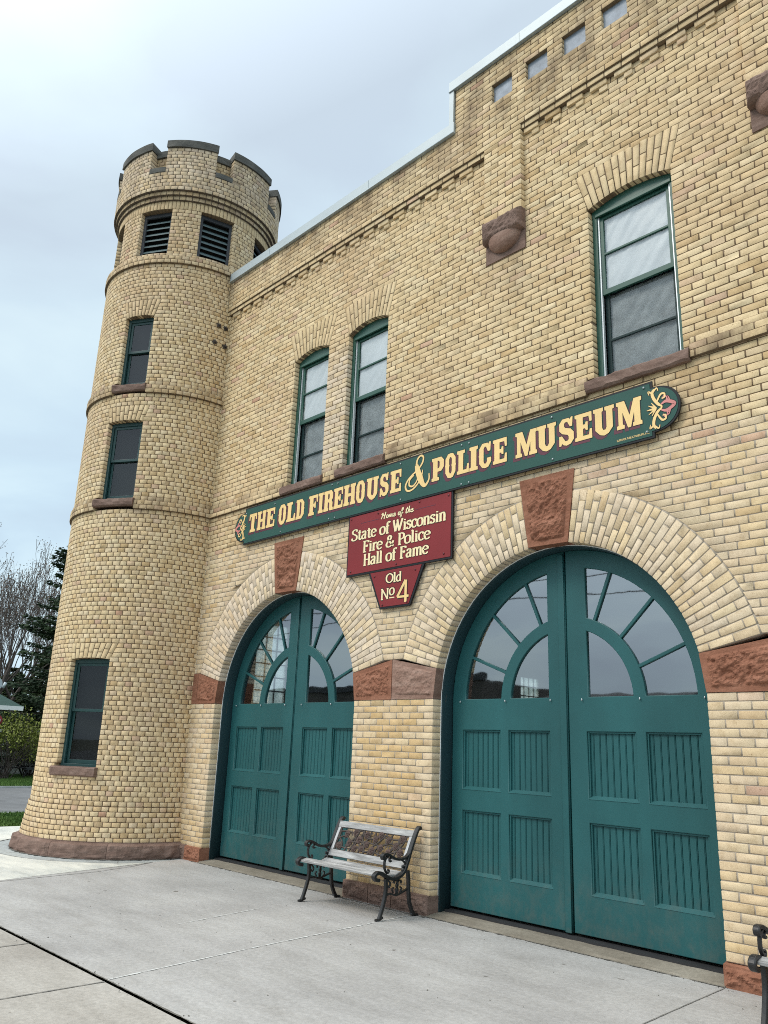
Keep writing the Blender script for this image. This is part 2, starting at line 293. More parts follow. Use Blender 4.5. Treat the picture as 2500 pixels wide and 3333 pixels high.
# ------------------------------------------------------------------ object helpers
def link(name, me, mats, parent=None, loc=None, rz=None):
    o = bpy.data.objects.new(name, me); COL.objects.link(o)
    if not isinstance(mats, (list, tuple)): mats = [mats]
    for m in mats:
        if m is not None: me.materials.append(m if not isinstance(m, str) else M[m])
    if parent: o.parent = parent
    if loc: o.location = loc
    if rz is not None: o.rotation_euler = (0, 0, rz)
    return o
def tag(o, label=None, cat=None, group=None, kind=None):
    if label: o['label'] = label
    if cat: o['category'] = cat
    if group: o['group'] = group
    if kind: o['kind'] = kind
    return o
def empty(name, loc=(0, 0, 0), parent=None, rz=0):
    o = bpy.data.objects.new(name, None); COL.objects.link(o); o.location = loc; o.rotation_euler = (0, 0, rz)
    o.empty_display_size = 0.2
    if parent: o.parent = parent
    return o
class MB:
    """collects faces for one mesh"""
    def __init__(s): s.v = []; s.f = []; s.mi = []; s.sm = []
    def add(s, vs, fs, mi=0, smooth=False):
        b = len(s.v); s.v += [tuple(v) for v in vs]; s.f += [tuple(b + i for i in f) for f in fs]; s.mi += [mi] * len(fs); s.sm += [smooth] * len(fs)
    def box(s, x0, x1, y0, y1, z0, z1, mi=0, bev=0.0):
        if bev <= 0:
            vs = [(x0, y0, z0), (x1, y0, z0), (x1, y1, z0), (x0, y1, z0), (x0, y0, z1), (x1, y0, z1), (x1, y1, z1), (x0, y1, z1)]
            s.add(vs, [(0, 3, 2, 1), (4, 5, 6, 7), (0, 1, 5, 4), (1, 2, 6, 5), (2, 3, 7, 6), (3, 0, 4, 7)], mi)
        else:
            bm = bmesh.new(); bmesh.ops.create_cube(bm, size=1.0)
            for v in bm.verts: v.co = Vector(((x0 + x1) / 2 + v.co.x * (x1 - x0), (y0 + y1) / 2 + v.co.y * (y1 - y0), (z0 + z1) / 2 + v.co.z * (z1 - z0)))
            bmesh.ops.bevel(bm, geom=bm.edges[:], offset=bev, segments=2, affect='EDGES', profile=0.6)
            bm.verts.index_update()
            s.add([v.co[:] for v in bm.verts], [[v.index for v in f.verts] for f in bm.faces], mi); bm.free()
    def tube(s, pts, radii, n=6, mi=0, caps=True, flat=(1, 1)):
        pts = [Vector(p) for p in pts]
        if not isinstance(radii, (list, tuple)): radii = [radii] * len(pts)
        vs = []; prev = None
        for i, p in enumerate(pts):
            d = (pts[min(i + 1, len(pts) - 1)] - pts[max(i - 1, 0)])
            if d.length < 1e-9: d = Vector((0, 0, 1))
            d.normalize()
            if prev is None:
                a = Vector((1, 0, 0)) if abs(d.x) < 0.9 else Vector((0, 1, 0)); a = (a - d * a.dot(d)).normalized()
            else:
                a = (prev - d * prev.dot(d)); a = a.normalized() if a.length > 1e-6 else d.orthogonal().normalized()
            prev = a; b = d.cross(a)
            for k in range(n):
                t = 2 * math.pi * k / n
                vs.append(p + (a * math.cos(t) * flat[0] + b * math.sin(t) * flat[1]) * radii[i])
        fs = [(i * n + k, i * n + (k + 1) % n, (i + 1) * n + (k + 1) % n, (i + 1) * n + k) for i in range(len(pts) - 1) for k in range(n)]
        if caps: fs += [tuple(range(n - 1, -1, -1)), tuple((len(pts) - 1) * n + k for k in range(n))]
        s.add(vs, fs, mi, True)
    def mesh(s, name):
        me = bpy.data.meshes.new(name); me.from_pydata(s.v, [], s.f)
        me.polygons.foreach_set('material_index', s.mi); me.polygons.foreach_set('use_smooth', s.sm); me.update(); return me
    def build(s, name, mats, parent=None, **k): return link(name, s.mesh(name), mats, parent, **k)

def plate_mesh(name, polys, yc, thick, bev=0.0, origin=(0, 0)):
    """flat plate with holes from outlines in x,z; front faces -y; yc = y of its front face"""
    cu = bpy.data.curves.new('tmp', 'CURVE'); cu.dimensions = '2D'; cu.fill_mode = 'BOTH'
    for pl in polys:
        sp = cu.splines.new('POLY'); sp.points.add(len(pl) - 1)
        for p, q in zip(sp.points, pl): p.co = (q[0] - origin[0], q[1] - origin[1], 0, 1)
        sp.use_cyclic_u = True
    cu.extrude = max(0.0, thick / 2 - bev); cu.bevel_depth = bev; cu.bevel_resolution = 1 if bev else 0; cu.offset = -bev
    ob = bpy.data.objects.new('tmp', cu); COL.objects.link(ob)
    dg = bpy.context.evaluated_depsgraph_get(); me = bpy.data.meshes.new_from_object(ob.evaluated_get(dg))
    bpy.data.objects.remove(ob); bpy.data.curves.remove(cu)
    me.name = name; me.materials.clear()
    me.transform(Matrix(((1, 0, 0, 0), (0, 0, -1, yc + thick / 2), (0, 1, 0, 0), (0, 0, 0, 1))))
    return me
def plate(name, polys, yc, thick, mat, parent=None, bev=0.0, **k):
    return link(name, plate_mesh(name, polys, yc, thick, bev), mat, parent, **k)
def arc(cx, cz, r, a0, a1, n=24):
    return [(cx + r * math.cos(a0 + (a1 - a0) * i / n), cz + r * math.sin(a0 + (a1 - a0) * i / n)) for i in range(n + 1)]
def pj(x, z, y):
    """a point measured on the wall plane, carried to the plane y"""
    k = (DD + y) / DD; return (x * k, 1.6 + (z - 1.6) * k)

# ------------------------------------------------------------------ bricks
GAP = 0.0118
class Bricks:
    def __init__(s): s.q = []; s.w = []; s.dep = []; s.tone = []; s.pale = []; s.tawny = []; s.soot = []; s.mq = []; s.mw = []; s.md = []; s.mm = []
    def brick(s, q, w=0.0, dep=0.03, pale=0.0, tawny=0.0, soot=0.0, tone=None):
        s.q.append(q); s.w.append(w + random.uniform(-0.0006, 0.0012)); s.dep.append(dep)
        s.tone.append(random.random() ** 0.9 if tone is None else tone); s.pale.append(pale); s.tawny.append(tawny); s.soot.append(soot)
    def mortar(s, q, w=-0.007, dep=0.05, mi=1):
        n = max(1, math.ceil((q[1][0] - q[0][0]) / s.sub)) if getattr(s, 'sub', 0) else 1
        for i in range(n):
            f = lambda a, b, t: (a[0] + (b[0] - a[0]) * t, a[1] + (b[1] - a[1]) * t)
            s.mq.append([f(q[0], q[1], i / n), f(q[0], q[1], (i + 1) / n), f(q[3], q[2], (i + 1) / n), f(q[3], q[2], i / n)]); s.mw.append(w); s.md.append(dep); s.mm.append(mi)
    def row(s, z0, z1, segs, pitch, phase, w=0.0, wall_dep=0.03, edge_dep=0.12, mi=1, skip=None, attr=None, headers=False):
        """segs: list of (xl_b, xl_t, xr_b, xr_t, lobs, robs)"""
        g = GAP / 2; gv = GAP * 0.54; gh = GAP * 0.38
        for (lb, lt, rb, rt, lo, ro) in segs:
            if min(rb - lb, rt - lt) < 0.015: continue
            s.mortar([(lb + (0.003 if lo else 0), z0), (rb - (0.003 if ro else 0), z0), (rt - (0.003 if ro else 0), z1), (lt + (0.003 if lo else 0), z1)], w - 0.0024, edge_dep if (lo or ro) else wall_dep, mi)
            L = max(lb, lt); Rr = min(rb, rt); cuts = []
            k = math.ceil((L + 0.045 - phase) / pitch)
            while phase + k * pitch < Rr - 0.045:
                x = phase + k * pitch + random.uniform(-0.006, 0.006); cuts.append((x, x)); k += 1
            pts = [(lb, lt)] + cuts + [(rb, rt)]
            for i in range(len(pts) - 1):
                (a0, a1), (b0, b1) = pts[i], pts[i + 1]
                first, last = i == 0, i == len(pts) - 2
                ga = 0 if (first and lo) else gv; gb = 0 if (last and ro) else gv
                if min(b0 - gb - a0 - ga, b1 - gb - a1 - ga) < 0.012: continue
                j = lambda: random.uniform(-0.0018, 0.0018)
                q = [(a0 + ga + j(), z0 + gh + j()), (b0 - gb + j(), z0 + gh + j()), (b1 - gb + j(), z1 - gh + j()), (a1 + ga + j(), z1 - gh + j())]
                kw = attr((a0 + b0) / 2, (z0 + z1) / 2) if attr else {}
                s.brick(q, w, edge_dep if ((first and lo) or (last and ro)) else wall_dep, **kw)
    def build(s, name, fmap, parent, mats, backing=None):
        bev = 0.0012
        Q = np.array(s.q); W_ = np.array(s.w); Dp = np.array(s.dep); n = len(Q)
        # worn corners: every face is an octagon with its own chips
        nx = np.roll(Q, -1, 1) - Q; pv = np.roll(Q, 1, 1) - Q; ln = np.linalg.norm(nx, axis=2, keepdims=True); lp = np.linalg.norm(pv, axis=2, keepdims=True)
        cc = np.minimum(rng.uniform(0.0008, 0.0045, (n, 4, 1)) + (rng.random((n, 4, 1)) > 0.95) * rng.uniform(0, 0.014, (n, 4, 1)), 0.3 * np.minimum(ln, lp))
        Q8 = np.stack([Q + pv / lp * cc, Q + nx / ln * cc], 2).reshape(n, 8, 2) + rng.normal(0, 0.0007, (n, 8, 2))
        c = Q8.mean(1, keepdims=True); d = c - Q8
        Qi = Q8 + d / np.maximum(np.linalg.norm(d, axis=2, keepdims=True), 1e-6) * bev
        ring = lambda q, w: np.concatenate([q, np.broadcast_to(w[:, None, None], (len(q), q.shape[1], 1))], 2)
        tilt = ring(Qi, W_); tilt[:, :, 2] += np.clip(rng.normal(0, 0.0004, (n, 8)), -0.0008, 0.0008)
        V = np.concatenate([tilt, ring(Q8, W_ - bev), ring(Q8, W_ - Dp)], 1).reshape(-1, 3)
        base = (np.arange(n) * 24)[:, None]
        fl = [[k + 8 * (k // 8), 0, 0, 0] for k in ()]
        f4 = [[0, 1, 2, 3], [0, 3, 4, 7], [4, 5, 6, 7]] + [[8 + i, 8 + (i + 1) % 8, (i + 1) % 8, i] for i in range(8)] + [[16 + i, 16 + (i + 1) % 8, 8 + (i + 1) % 8, 8 + i] for i in range(8)]
        F = (base[:, None, :] + np.array(f4)[None]).reshape(-1, 4); NFB = len(f4)
        nb = len(F)
        MQ = np.array(s.mq); MW = np.array(s.mw); MD = np.array(s.md); m = len(MQ)
        V2 = np.concatenate([ring(MQ, MW), ring(MQ, MW - MD)], 1).reshape(-1, 3)
        fl2 = [[0, 1, 2, 3]] + [[4 + i, 4 + (i + 1) % 4, (i + 1) % 4, i] for i in range(4)]
        F2 = ((np.arange(m) * 8)[:, None, None] + np.array(fl2)[None]).reshape(-1, 4) + len(V)
        V = np.concatenate([V, V2]); F = np.concatenate([F, F2])
        X, Y, Z = fmap(V[:, 0], V[:, 1], V[:, 2]); P = np.stack([X, Y, Z], 1).astype(np.float32)
        me = bpy.data.meshes.new(name); me.vertices.add(len(P)); me.vertices.foreach_set('co', P.ravel())
        me.loops.add(F.size); me.loops.foreach_set('vertex_index', F.ravel().astype(np.int32))
        me.polygons.add(len(F)); me.polygons.foreach_set('loop_start', (np.arange(len(F)) * 4).astype(np.int32))
        mi = np.zeros(len(F), np.int32); mi[nb:] = np.repeat(np.array(s.mm), 5); me.polygons.foreach_set('material_index', mi)
        me.update(calc_edges=True)
        for an, arr in (('tone', s.tone), ('pale', s.pale), ('tawny', s.tawny), ('soot', s.soot)):
            at = me.attributes.new(an, 'FLOAT', 'FACE'); v = np.zeros(len(F), np.float32); v[:nb] = np.repeat(np.array(arr), NFB); at.data.foreach_set('value', v)
        me.validate()
        return link(name, me, mats, parent)
BM = ['brick', 'mortar', 'mortar_grey', 'mortar_dark']
wall_map = lambda u, v, w: (u, -w, v)

def segments(x0, x1, z0, z1, obs):
    """free intervals between obstacles; obs functions z -> (xl,xr) or None"""
    items = []
    for o in obs:
        a, b = o(z0 + 1e-4), o(z1 - 1e-4)
        if a is None and b is None:
            mm_ = o((z0 + z1) / 2)
            if mm_ is None: continue
            a = b = mm_
        elif a is None: a = ((b[0] + b[1]) / 2,) * 2 if getattr(o, 'round', False) else b
        elif b is None: b = ((a[0] + a[1]) / 2,) * 2 if getattr(o, 'round', False) else a
        items.append((a, b))
    items.sort(key=lambda t: t[0][0] + t[1][0]); out = []; L = (x0, x0, False)
    for a, b in items:
        out.append((L[0], L[1], a[0], b[0], L[2], True)); L = (a[1], b[1], True)
    out.append((L[0], L[1], x1, x1, L[2], False)); return out

def fan(B, xl, xr, zs, rise, xlt, xrt, zt, slots, w=0.0, dep=0.09, mi=1, split=0.62, pale=0.0, zbow=0.0):
    """flared segmental voussoirs over an opening"""
    pb = []; ptp = []
    for i in range(slots + 1):
        t = i / slots; pb.append((xl + (xr - xl) * t, zs + rise * (1 - (2 * t - 1) ** 2))); ptp.append((xlt + (xrt - xlt) * t, zt + zbow * (1 - (2 * t - 1) ** 2)))
    for i in range(slots):
        b0, b1, t0, t1 = pb[i], pb[i + 1], ptp[i], ptp[i + 1]
        B.mortar([b0, b1, t1, t0], w - 0.0024, dep, mi)
        lerp = lambda a, b, t: (a[0] + (b[0] - a[0]) * t, a[1] + (b[1] - a[1]) * t)
        s_ = split if i % 2 else 1 - split; s_ += random.uniform(-0.02, 0.02)
        g = GAP / 2; gl = g / max(0.02, math.hypot(b1[0] - b0[0], b1[1] - b0[1])); gv = g / max(0.1, math.hypot(t0[0] - b0[0], t0[1] - b0[1]))
        for (a, b) in ((0.0 if True else gv, s_ - gv), (s_ + gv, 1 - gv)):
            c = [lerp(lerp(b0, b1, gl), lerp(t0, t1, gl), a), lerp(lerp(b0, b1, 1 - gl), lerp(t0, t1, 1 - gl), a), lerp(lerp(b0, b1, 1 - gl), lerp(t0, t1, 1 - gl), b), lerp(lerp(b0, b1, gl), lerp(t0, t1, gl), b)]
            B.brick(c, w, dep, pale=pale * random.uniform(0.5, 1), tone=random.uniform(0.3, 0.85))

# ------------------------------------------------------------------ THE FIREHOUSE
FH = tag(empty('firehouse', (0, 0, 0)), 'cream brick firehouse with round castle tower, arched teal doors and brown sandstone trim', 'building')
CXS = (-8.895, -4.58); RA, RX, ZC = 1.52, 2.06, 2.10
WALL_R = 0.9                                    # the facade goes on past the right edge of the photograph
WINS = [(-9.06, -8.27, 5.145, 7.135, 0.085), (-7.84, -7.045, 5.15, 7.145, 0.085), (-3.985, -3.043, 5.20, 7.21, 0.08)]
LF = 1 - 0.07 / DD                             # upper wall stands 7 cm proud
UP = lambda z: 1.6 + (z - 1.6) * LF
ZR0 = 2.583; HR = 0.0699
snap = lambda z: ZR0 + round((z - ZR0) / HR) * HR
snap_up = lambda z: ZR0 + math.ceil((z - ZR0) / HR - 1e-6) * HR
FANS = [(-9.235, -8.12, snap(7.61), 10), (-7.97, -6.905, snap(7.61), 10), (-4.125, -2.915, snap(7.70), 12)]
def wall_attr(x, z):
    pale = tawny = soot = 0.0
    if z < 2.14 and -7.2 < x < -6.3: tawny = random.choice((0.25, 0.55, 0.8, 0.9))
    elif z < 2.14: pale = random.choice((0.0, 0.15, 0.35)); tawny = random.choice((0, 0, 0.15, 0.3))
    elif z < 4.5: pale = random.choice((0.0, 0.1, 0.25, 0.4))
    for c in CXS:
        if math.hypot(x - c, z - ZC) < 2.3: pale = max(pale, random.uniform(0.15, 0.55))
    if z > 8.7: soot = min(1, (z - 8.7) / 0.5) * 0.85
    if abs(z - 5.16) < 0.08: soot = 0.8
    if z < 0.42: soot = 0.5 * (1 - z / 0.42)
    for (xl, xr, zb, zs, r) in WINS:
        for xe in (xl - 0.03, xr + 0.03):
            if abs(x - xe) < 0.14 and zb - 0.9 < z < zb: soot = max(soot, 0.75 * (1 - (zb - z) / 0.9))
    for px in (-5.08, -1.955):
        if abs(x - px) < 0.3 and 6.2 < z < 7.2: soot = max(soot, 0.55 * (z - 6.2))
    if -8.25 < x < -7.85 and 5.2 < z < 7.0: pale = random.choice((0.3, 0.6, 0.8))
    return dict(pale=pale, tawny=tawny, soot=soot)
def build_facade():
    B = Bricks()
    # below the imposts: piers between the door openings
    h0 = (2.135 - 0.17) / 28
    jam = [lambda z, c=c: (c - RA, c + RA) for c in CXS]
    for k in range(28):
        z = 0.17 + k * h0
        B.row(z, z + h0, segments(-11.25, WALL_R, z, z + h0, jam), 0.2135, -11.25 + (k % 2) * 0.1068, edge_dep=0.128, mi=2, attr=wall_attr)
    # brick above the far right impost stone
    for k in range(6):
        hh = (ZR0 - 2.135) / 6; z = 2.135 + k * hh
        B.row(z, z + hh, [(-1.6, -1.6, WALL_R, WALL_R, False, False)], 0.2135, (k % 2) * 0.1068, mi=2, attr=wall_attr)
    obs = []
    for c in CXS:
        def ext(z, c=c):
            dz = z - ZC
            return None if abs(dz) >= RX else (c - math.sqrt(RX * RX - dz * dz), c + math.sqrt(RX * RX - dz * dz))
        def key(z, c=c):
            if not 4.05 < z < ZR0 + 25 * HR: return None
            w = 0.235 + (0.33 - 0.235) * (z - 3.6) / 0.74; return (c - w, c + w)
        ext.round = True; obs += [ext, key]
    for (xl, xr, zb, zs, rise), (fl, fr, zt, ns) in zip(WINS, FANS):
        def win(z, xl=xl, xr=xr, zb=zb, zs=zs): return (xl, xr) if zb <= z < zs - 0.0 else None
        def fn(z, xl=xl, xr=xr, zs=zs, fl=fl, fr=fr, zt=zt):
            if not zs <= z < zt: return None
            t = (z - zs) / (zt - zs); return (xl + (fl - xl) * t, xr + (fr - xr) * t)
        def sil(z, xl=xl, xr=xr, zb=zb): return (xl - 0.075, xr + 0.065) if snap_up(zb - 0.10) <= z < zb else None
        obs += [win, fn, sil]
    nrow = 90
    for k in range(nrow):
        z = ZR0 + k * HR
        B.row(z, z + HR, segments(-11.25, WALL_R, z, z + HR, obs), 0.2135, -11.25 + (k % 2) * 0.1068 + (0.03 if k % 3 == 0 else 0), edge_dep=0.13, mi=2 if z < 4.35 else 1, attr=wall_attr)
    # door arches
    for c in CXS:
        for sgn in (1, -1):
            a0, a1 = R_(13.5), R_(81.2); ns = 29
            for i in range(ns):
                b0 = a0 + (a1 - a0) * i / ns; b1 = a0 + (a1 - a0) * (i + 1) / ns
                P_ = lambda a, r: (c + sgn * r * math.cos(a), ZC + r * math.sin(a))
                def Q(r0, r1, g):
                    gi0 = g / r0; gi1 = g / r1
                    q = [P_(b0 + gi0, r0), P_(b0 + gi1, r1), P_(b1 - gi1, r1), P_(b1 - gi0, r0)]
                    return q if sgn > 0 else q[::-1]
                B.mortar(Q(RA + 0.003, RX + 0.004, 0), -0.0022, 0.13, 2)
                j = random.uniform(-0.015, 0.015)
                cut = [RA, RA + 0.205 + j, RA + 0.42 + j, RX - 0.008] if i % 2 else [RA, RA + 0.105 + j, RA + 0.32 + j, RX - 0.008]
                for p in range(3):
                    g0 = 0 if p == 0 else GAP / 2
                    B.brick(Q(cut[p] + g0, cut[p + 1] - GAP / 2, GAP * 0.5), 0.002, 0.128 if p == 0 else 0.03, pale=random.choice((0.35, 0.6, 0.8, 0.95)) if c < -6 else random.choice((0.1, 0.3, 0.5, 0.7)), tone=random.uniform(0.2, 0.95))
    for (xl, xr, zb, zs, rise), (fl, fr, zt, ns) in zip(WINS, FANS):
        fan(B, xl, xr, zs, rise, fl, fr, zt, ns * 1 + 2, dep=0.13, zbow=0.035)
    # belt course at sill level, two courses proud and a half step above
    bl = [(-11.25, -9.135, 5.03), (-8.205, -7.915, 5.03), (-6.98, -4.06, 5.06), (-2.978, WALL_R, 5.11)]
    for (a, b, z) in bl:
        B.row(z, z + HR, [(a, a, b, b, False, False)], 0.2135, -11.25, w=0.036, wall_dep=0.05, attr=wall_attr)
        B.row(z + HR, z + 2 * HR, [(a, a, b, b, False, False)], 0.2135, -11.14, w=0.034, wall_dep=0.05, attr=wall_attr)
        B.row(z + 2 * HR, z + 3 * HR, [(a, a, b, b, False, False)], 0.2135, -11.25, w=0.014, wall_dep=0.03, attr=wall_attr)
    # corbel table, pilasters and the proud upper wall
    PIL = [(-5.355, -4.806), (-2.23, -1.68)]
    lz = lambda k: ZR0 + k * HR
    bays = [(-11.25, PIL[0][0], 88), (PIL[0][1], PIL[1][0], 89), (PIL[1][1], WALL_R, 89)]
    for (a, b, k) in bays:
        B.row(lz(k - 1), lz(k), [(a, a, b, b, False, False)], 0.2135, a + 0.05, w=0.050, wall_dep=0.06, attr=wall_attr)
        x = a + 0.02
        while x < b - 0.22:
            B.brick([(x, lz(k - 2) + .004), (x + 0.205, lz(k - 2) + .004), (x + 0.205, lz(k - 1) - .004), (x, lz(k - 1) - .004)], 0.032, 0.05, **wall_attr(x, lz(k)))
            B.brick([(x + 0.105, lz(k - 3) + .004), (x + 0.205, lz(k - 3) + .004), (x + 0.205, lz(k - 2) - .004), (x + 0.105, lz(k - 2) - .004)], 0.018, 0.04, **wall_attr(x, lz(k)))
            x += 0.302
    for (a, b) in PIL:
        zb = UP(7.70)
        k = 0; z = lz(72)
        zz = [zb] + [lz(q) for q in range(74, 90)]
        for i in range(len(zz) - 1):
            B.row(zz[i], zz[i + 1], [(a, a, b, b, True, True)], 0.2135, a + (i % 2) * 0.1068, w=0.07, wall_dep=0.07, edge_dep=0.085, attr=wall_attr)
    xs = -5.85; ztl, ztr = 9.284, 9.965
    def vent(z, i): 
        x = -5.235 + 0.519 * i
        return (x, x + 0.312) if snap(9.365) - 1e-5 <= z < snap(9.365) + 4 * HR else None
    vobs = [lambda z, i=i: vent(z, i) for i in range(11)]
    k = 88
    while lz(k) < ztr - 0.02:
        z0, z1 = lz(k), min(lz(k + 1), ztr)
        if z1 <= ztl + 0.03: segs = segments(-11.05 if k >= 88 else a, WALL_R, z0, z1, vobs)
        else: segs = segments(xs, WALL_R, z0, z1, vobs)
        if k == 88: segs = [(-11.05, -11.05, PIL[0][1], PIL[0][1], False, True), (PIL[1][0], PIL[1][0], PIL[1][1], PIL[1][1], True, True)]
        B.row(z0, z1, segs, 0.2135, -11.25 + (k % 2) * 0.1068, w=0.07, wall_dep=0.12, edge_dep=0.125, attr=wall_attr)
        k += 1
    return B.build('brick_facade', wall_map, FH, BM)
facade = build_facade()

# ---- tower
TC = (-12.54, -0.03); TR = 1.48
def tower_map(u, v, w):
    th = u / TR; r = TR + w
    return (TC[0] + r * np.cos(th), TC[1] + r * np.sin(th), v)
TWINS = [(-62.0, 26.6, 1.18, 2.715), (-59.6, 24.6, 5.205, 6.52), (-59.4, 20.6, 7.165, 8.415)]
_tb = [(0.67, 5.035, 63), (5.245, 7.005, 25), (7.215, 9.42, 32)]
def tsnap(z, up=False):
    for z0, z1, n in _tb:
        if z0 <= z < z1:
            h = (z1 - z0) / n; k = (z - z0) / h; return z0 + (math.ceil(k - 1e-6) if up else round(k)) * h
    return z
TFAN = [(-76.9, -44.9, tsnap(2.967)), (-74.6, -44.2, tsnap(6.82)), (-73.1, -45.6, tsnap(8.755))]
U = lambda deg: R_(deg) * TR
def build_tower():
    B = Bricks(); B.sub = 0.10; pitch = 2 * math.pi * TR / 82
    def soot_attr(f, pale=(0, 0, 0, 0.2)):
        return lambda u, z: dict(soot=f, pale=random.choice(pale))
    obs = []
    for (c, wd, zb, zt), (fl, fr, ft) in zip(TWINS, TFAN):
        a, b = U(c - wd / 2), U(c + wd / 2); fa, fb = U(fl), U(fr)
        obs.append(lambda z, a=a, b=b, zb=zb, zt=zt: (a, b) if zb <= z < zt else None)
        def fn(z, a=a, b=b, fa=fa, fb=fb, zt=zt, ft=ft):
            if not zt <= z < ft: return None
            t = (z - zt) / (ft - zt); return (a + (fa - a) * t, b + (fb - b) * t)
        obs.append(fn)
        obs.append(lambda z, a=a, b=b, zb=zb: (a - 0.055, b + 0.03) if tsnap(zb - 0.11, True) <= z < zb else None)
    def band(z0, z1, n, w, ang=(-205, 8), ob=obs, soot=0.0, wd=0.03, ed=0.13, pt=pitch, mi=1, pale=(0, 0, 0, 0.2)):
        h = (z1 - z0) / n
        for k in range(n):
            z = z0 + k * h; ww = w(z + h / 2) if callable(w) else w
            B.row(z, z + h, segments(U(ang[0]), U(ang[1]), z, z + h, ob), pt, U(-205) + (k % 2) * pt / 2 + 0.013 * (k % 3), w=ww, wall_dep=wd, edge_dep=ed, mi=mi, attr=soot_attr(soot, pale))
    band(0.20, 0.67, 7, lambda z: 0.012 + 0.075 * ((0.70 - z) / 0.5), ed=0.18, wd=0.06)
    band(0.67, 5.035, 63, 0.0)
    band(5.035, 5.175, 2, 0.038, wd=0.05, soot=0.55, ed=0.16); band(5.175, 5.245, 1, 0.014, soot=0.6)
    band(5.245, 7.005, 25, 0.0)
    band(7.005, 7.145, 2, 0.038, wd=0.05, soot=0.55, ed=0.16); band(7.145, 7.215, 1, 0.014, soot=0.6)
    band(7.215, 9.42, 32, -0.004, (-205, 8))
    full = (-205, 155)
    band(9.42, 9.56, 2, 0.034, full, wd=0.14, soot=0.45); band(9.56, 9.63, 1, -0.012, full, wd=0.06, soot=0.45)
    lob = [lambda z, c=c: (U(c - 12.3), U(c + 12.3)) if 9.63 <= z < 10.55 else None for c in LOUV]
    band(9.63, 10.55, 13, -0.06, full, ob=lob, soot=0.15, ed=0.10)
    n = 128; pt = U(360) / n                        # soldier course
    for k in range(n):
        a = U(-205) + k * pt
        B.mortar([(a, 10.55), (a + pt, 10.55), (a + pt, 10.715), (a, 10.715)], -0.068, 0.11)
        B.brick([(a + .005, 10.555), (a + pt - .005, 10.555), (a + pt - .005, 10.71), (a + .005, 10.71)], -0.06, 0.10, soot=0.15, tone=random.uniform(0.2, 0.7))
    band(10.715, 10.793, 1, -0.026, full, ob=[], soot=0.7, wd=0.08, mi=3); band(10.793, 10.87, 1, 0.014, full, ob=[], soot=0.7, wd=0.08, mi=3)
    band(10.87, 11.245, 5, 0.055, full, ob=[], soot=0.45, wd=0.1, pt=pitch * 1.02, mi=3, pale=(0.1, 0.3, 0.5))
    gob = [lambda z, c=c: (U(c + 16.6), U(c + 45 - 16.6)) for c in MERL]
    band(11.245, 11.75, 7, 0.05, (MERL[0] - 16.6 + 0.01, MERL[0] + 343.3), ob=gob, soot=0.45, ed=0.26, wd=0.06, mi=3, pale=(0.3, 0.5, 0.7))
    for c in MERL:                                   # set-back wall inside each gap
        for k in range(5):
            z = 11.31 + k * 0.074; B.row(z, z + 0.074, [(U(c + 16.6), U(c + 16.6), U(c + 28.4), U(c + 28.4), False, False)], pitch, U(c + 16.6) + (k % 2) * pitch / 2, w=-0.11, wall_dep=0.12, attr=soot_attr(0.6))
    for (c, wd, zb, zt), (fl, fr, ft) in zip(TWINS, TFAN):
        fan(B, U(c - wd / 2), U(c + wd / 2), zt, 0.02, U(fl), U(fr), ft, 9, dep=0.13)
    return B.build('tower', tower_map, FH, BM)
MERL = [-37.2 + 45 * i for i in range(-3, 5)]
LOUV = [-14.2 + 45 * i for i in range(-4, 4)]
tower = build_tower()

def ring_sector(mb, r0, r1, a0, a1, z0, z1, n=12, mi=0, rough=0.0, bev=0.0):
    vs = []; fs = []
    for i in range(n + 1):
        a = R_(a0 + (a1 - a0) * i / n)
        for (r, z) in ((r1, z0), (r1 + 0, z1), (r0, z1), (r0, z0)):
            k = rough * noise.noise(Vector((a * 5, z * 6, 3.1))) if r == r1 else 0
            vs.append((TC[0] + (r + k) * math.cos(a), TC[1] + (r + k) * math.sin(a), z))
    for i in range(n):
        for j in range(4):
            k = (j + 1) % 4; fs.append((i * 4 + j, (i + 1) * 4 + j, (i + 1) * 4 + k, i * 4 + k))
    fs += [(0, 1, 2, 3), (n * 4 + 3, n * 4 + 2, n * 4 + 1, n * 4)]
    mb.add(vs, fs, mi)
for c in MERL:
    b = MB(); ring_sector(b, TR - 0.24, TR + 0.078, c - 17.1, c + 17.1, 11.752, 11.895, 14, rough=0.01); b.build('merlon_cap', 'capstone', FH)
    b = MB(); ring_sector(b, TR - 0.14, TR + 0.062, c + 16.6, c + 28.4, 11.247, 11.345, 6, rough=0.01); b.build('crenel_sill', 'capstone', FH)
    b = MB(); ring_sector(b, TR - 0.245, TR - 0.080, c + 16.7, c + 28.3, 11.682, 11.812, 6, rough=0.01); b.build('crenel_cap', 'capstone', FH)
b = MB(); nn = 40      # lead roof deck inside the parapet and the dark core behind the openings
ringp = [(TC[0] + (TR - 0.12) * math.cos(2 * math.pi * i / nn), TC[1] + (TR - 0.12) * math.sin(2 * math.pi * i / nn)) for i in range(nn)]
b.add([(x, y, 11.2) for x, y in ringp], [tuple(range(nn))]); b.build('tower_roof_deck', 'roofgrey', FH)
b = MB(); rc = [(TC[0] + (TR - 0.32) * math.cos(2 * math.pi * i / nn), TC[1] + (TR - 0.32) * math.sin(2 * math.pi * i / nn)) for i in range(nn)]
b.add([(x, y, 0.0) for x, y in rc] + [(x, y, 11.1) for x, y in rc], [(i, (i + 1) % nn, nn + (i + 1) % nn, nn + i) for i in range(nn)]); b.build('tower_inner_wall', 'dark', FH)

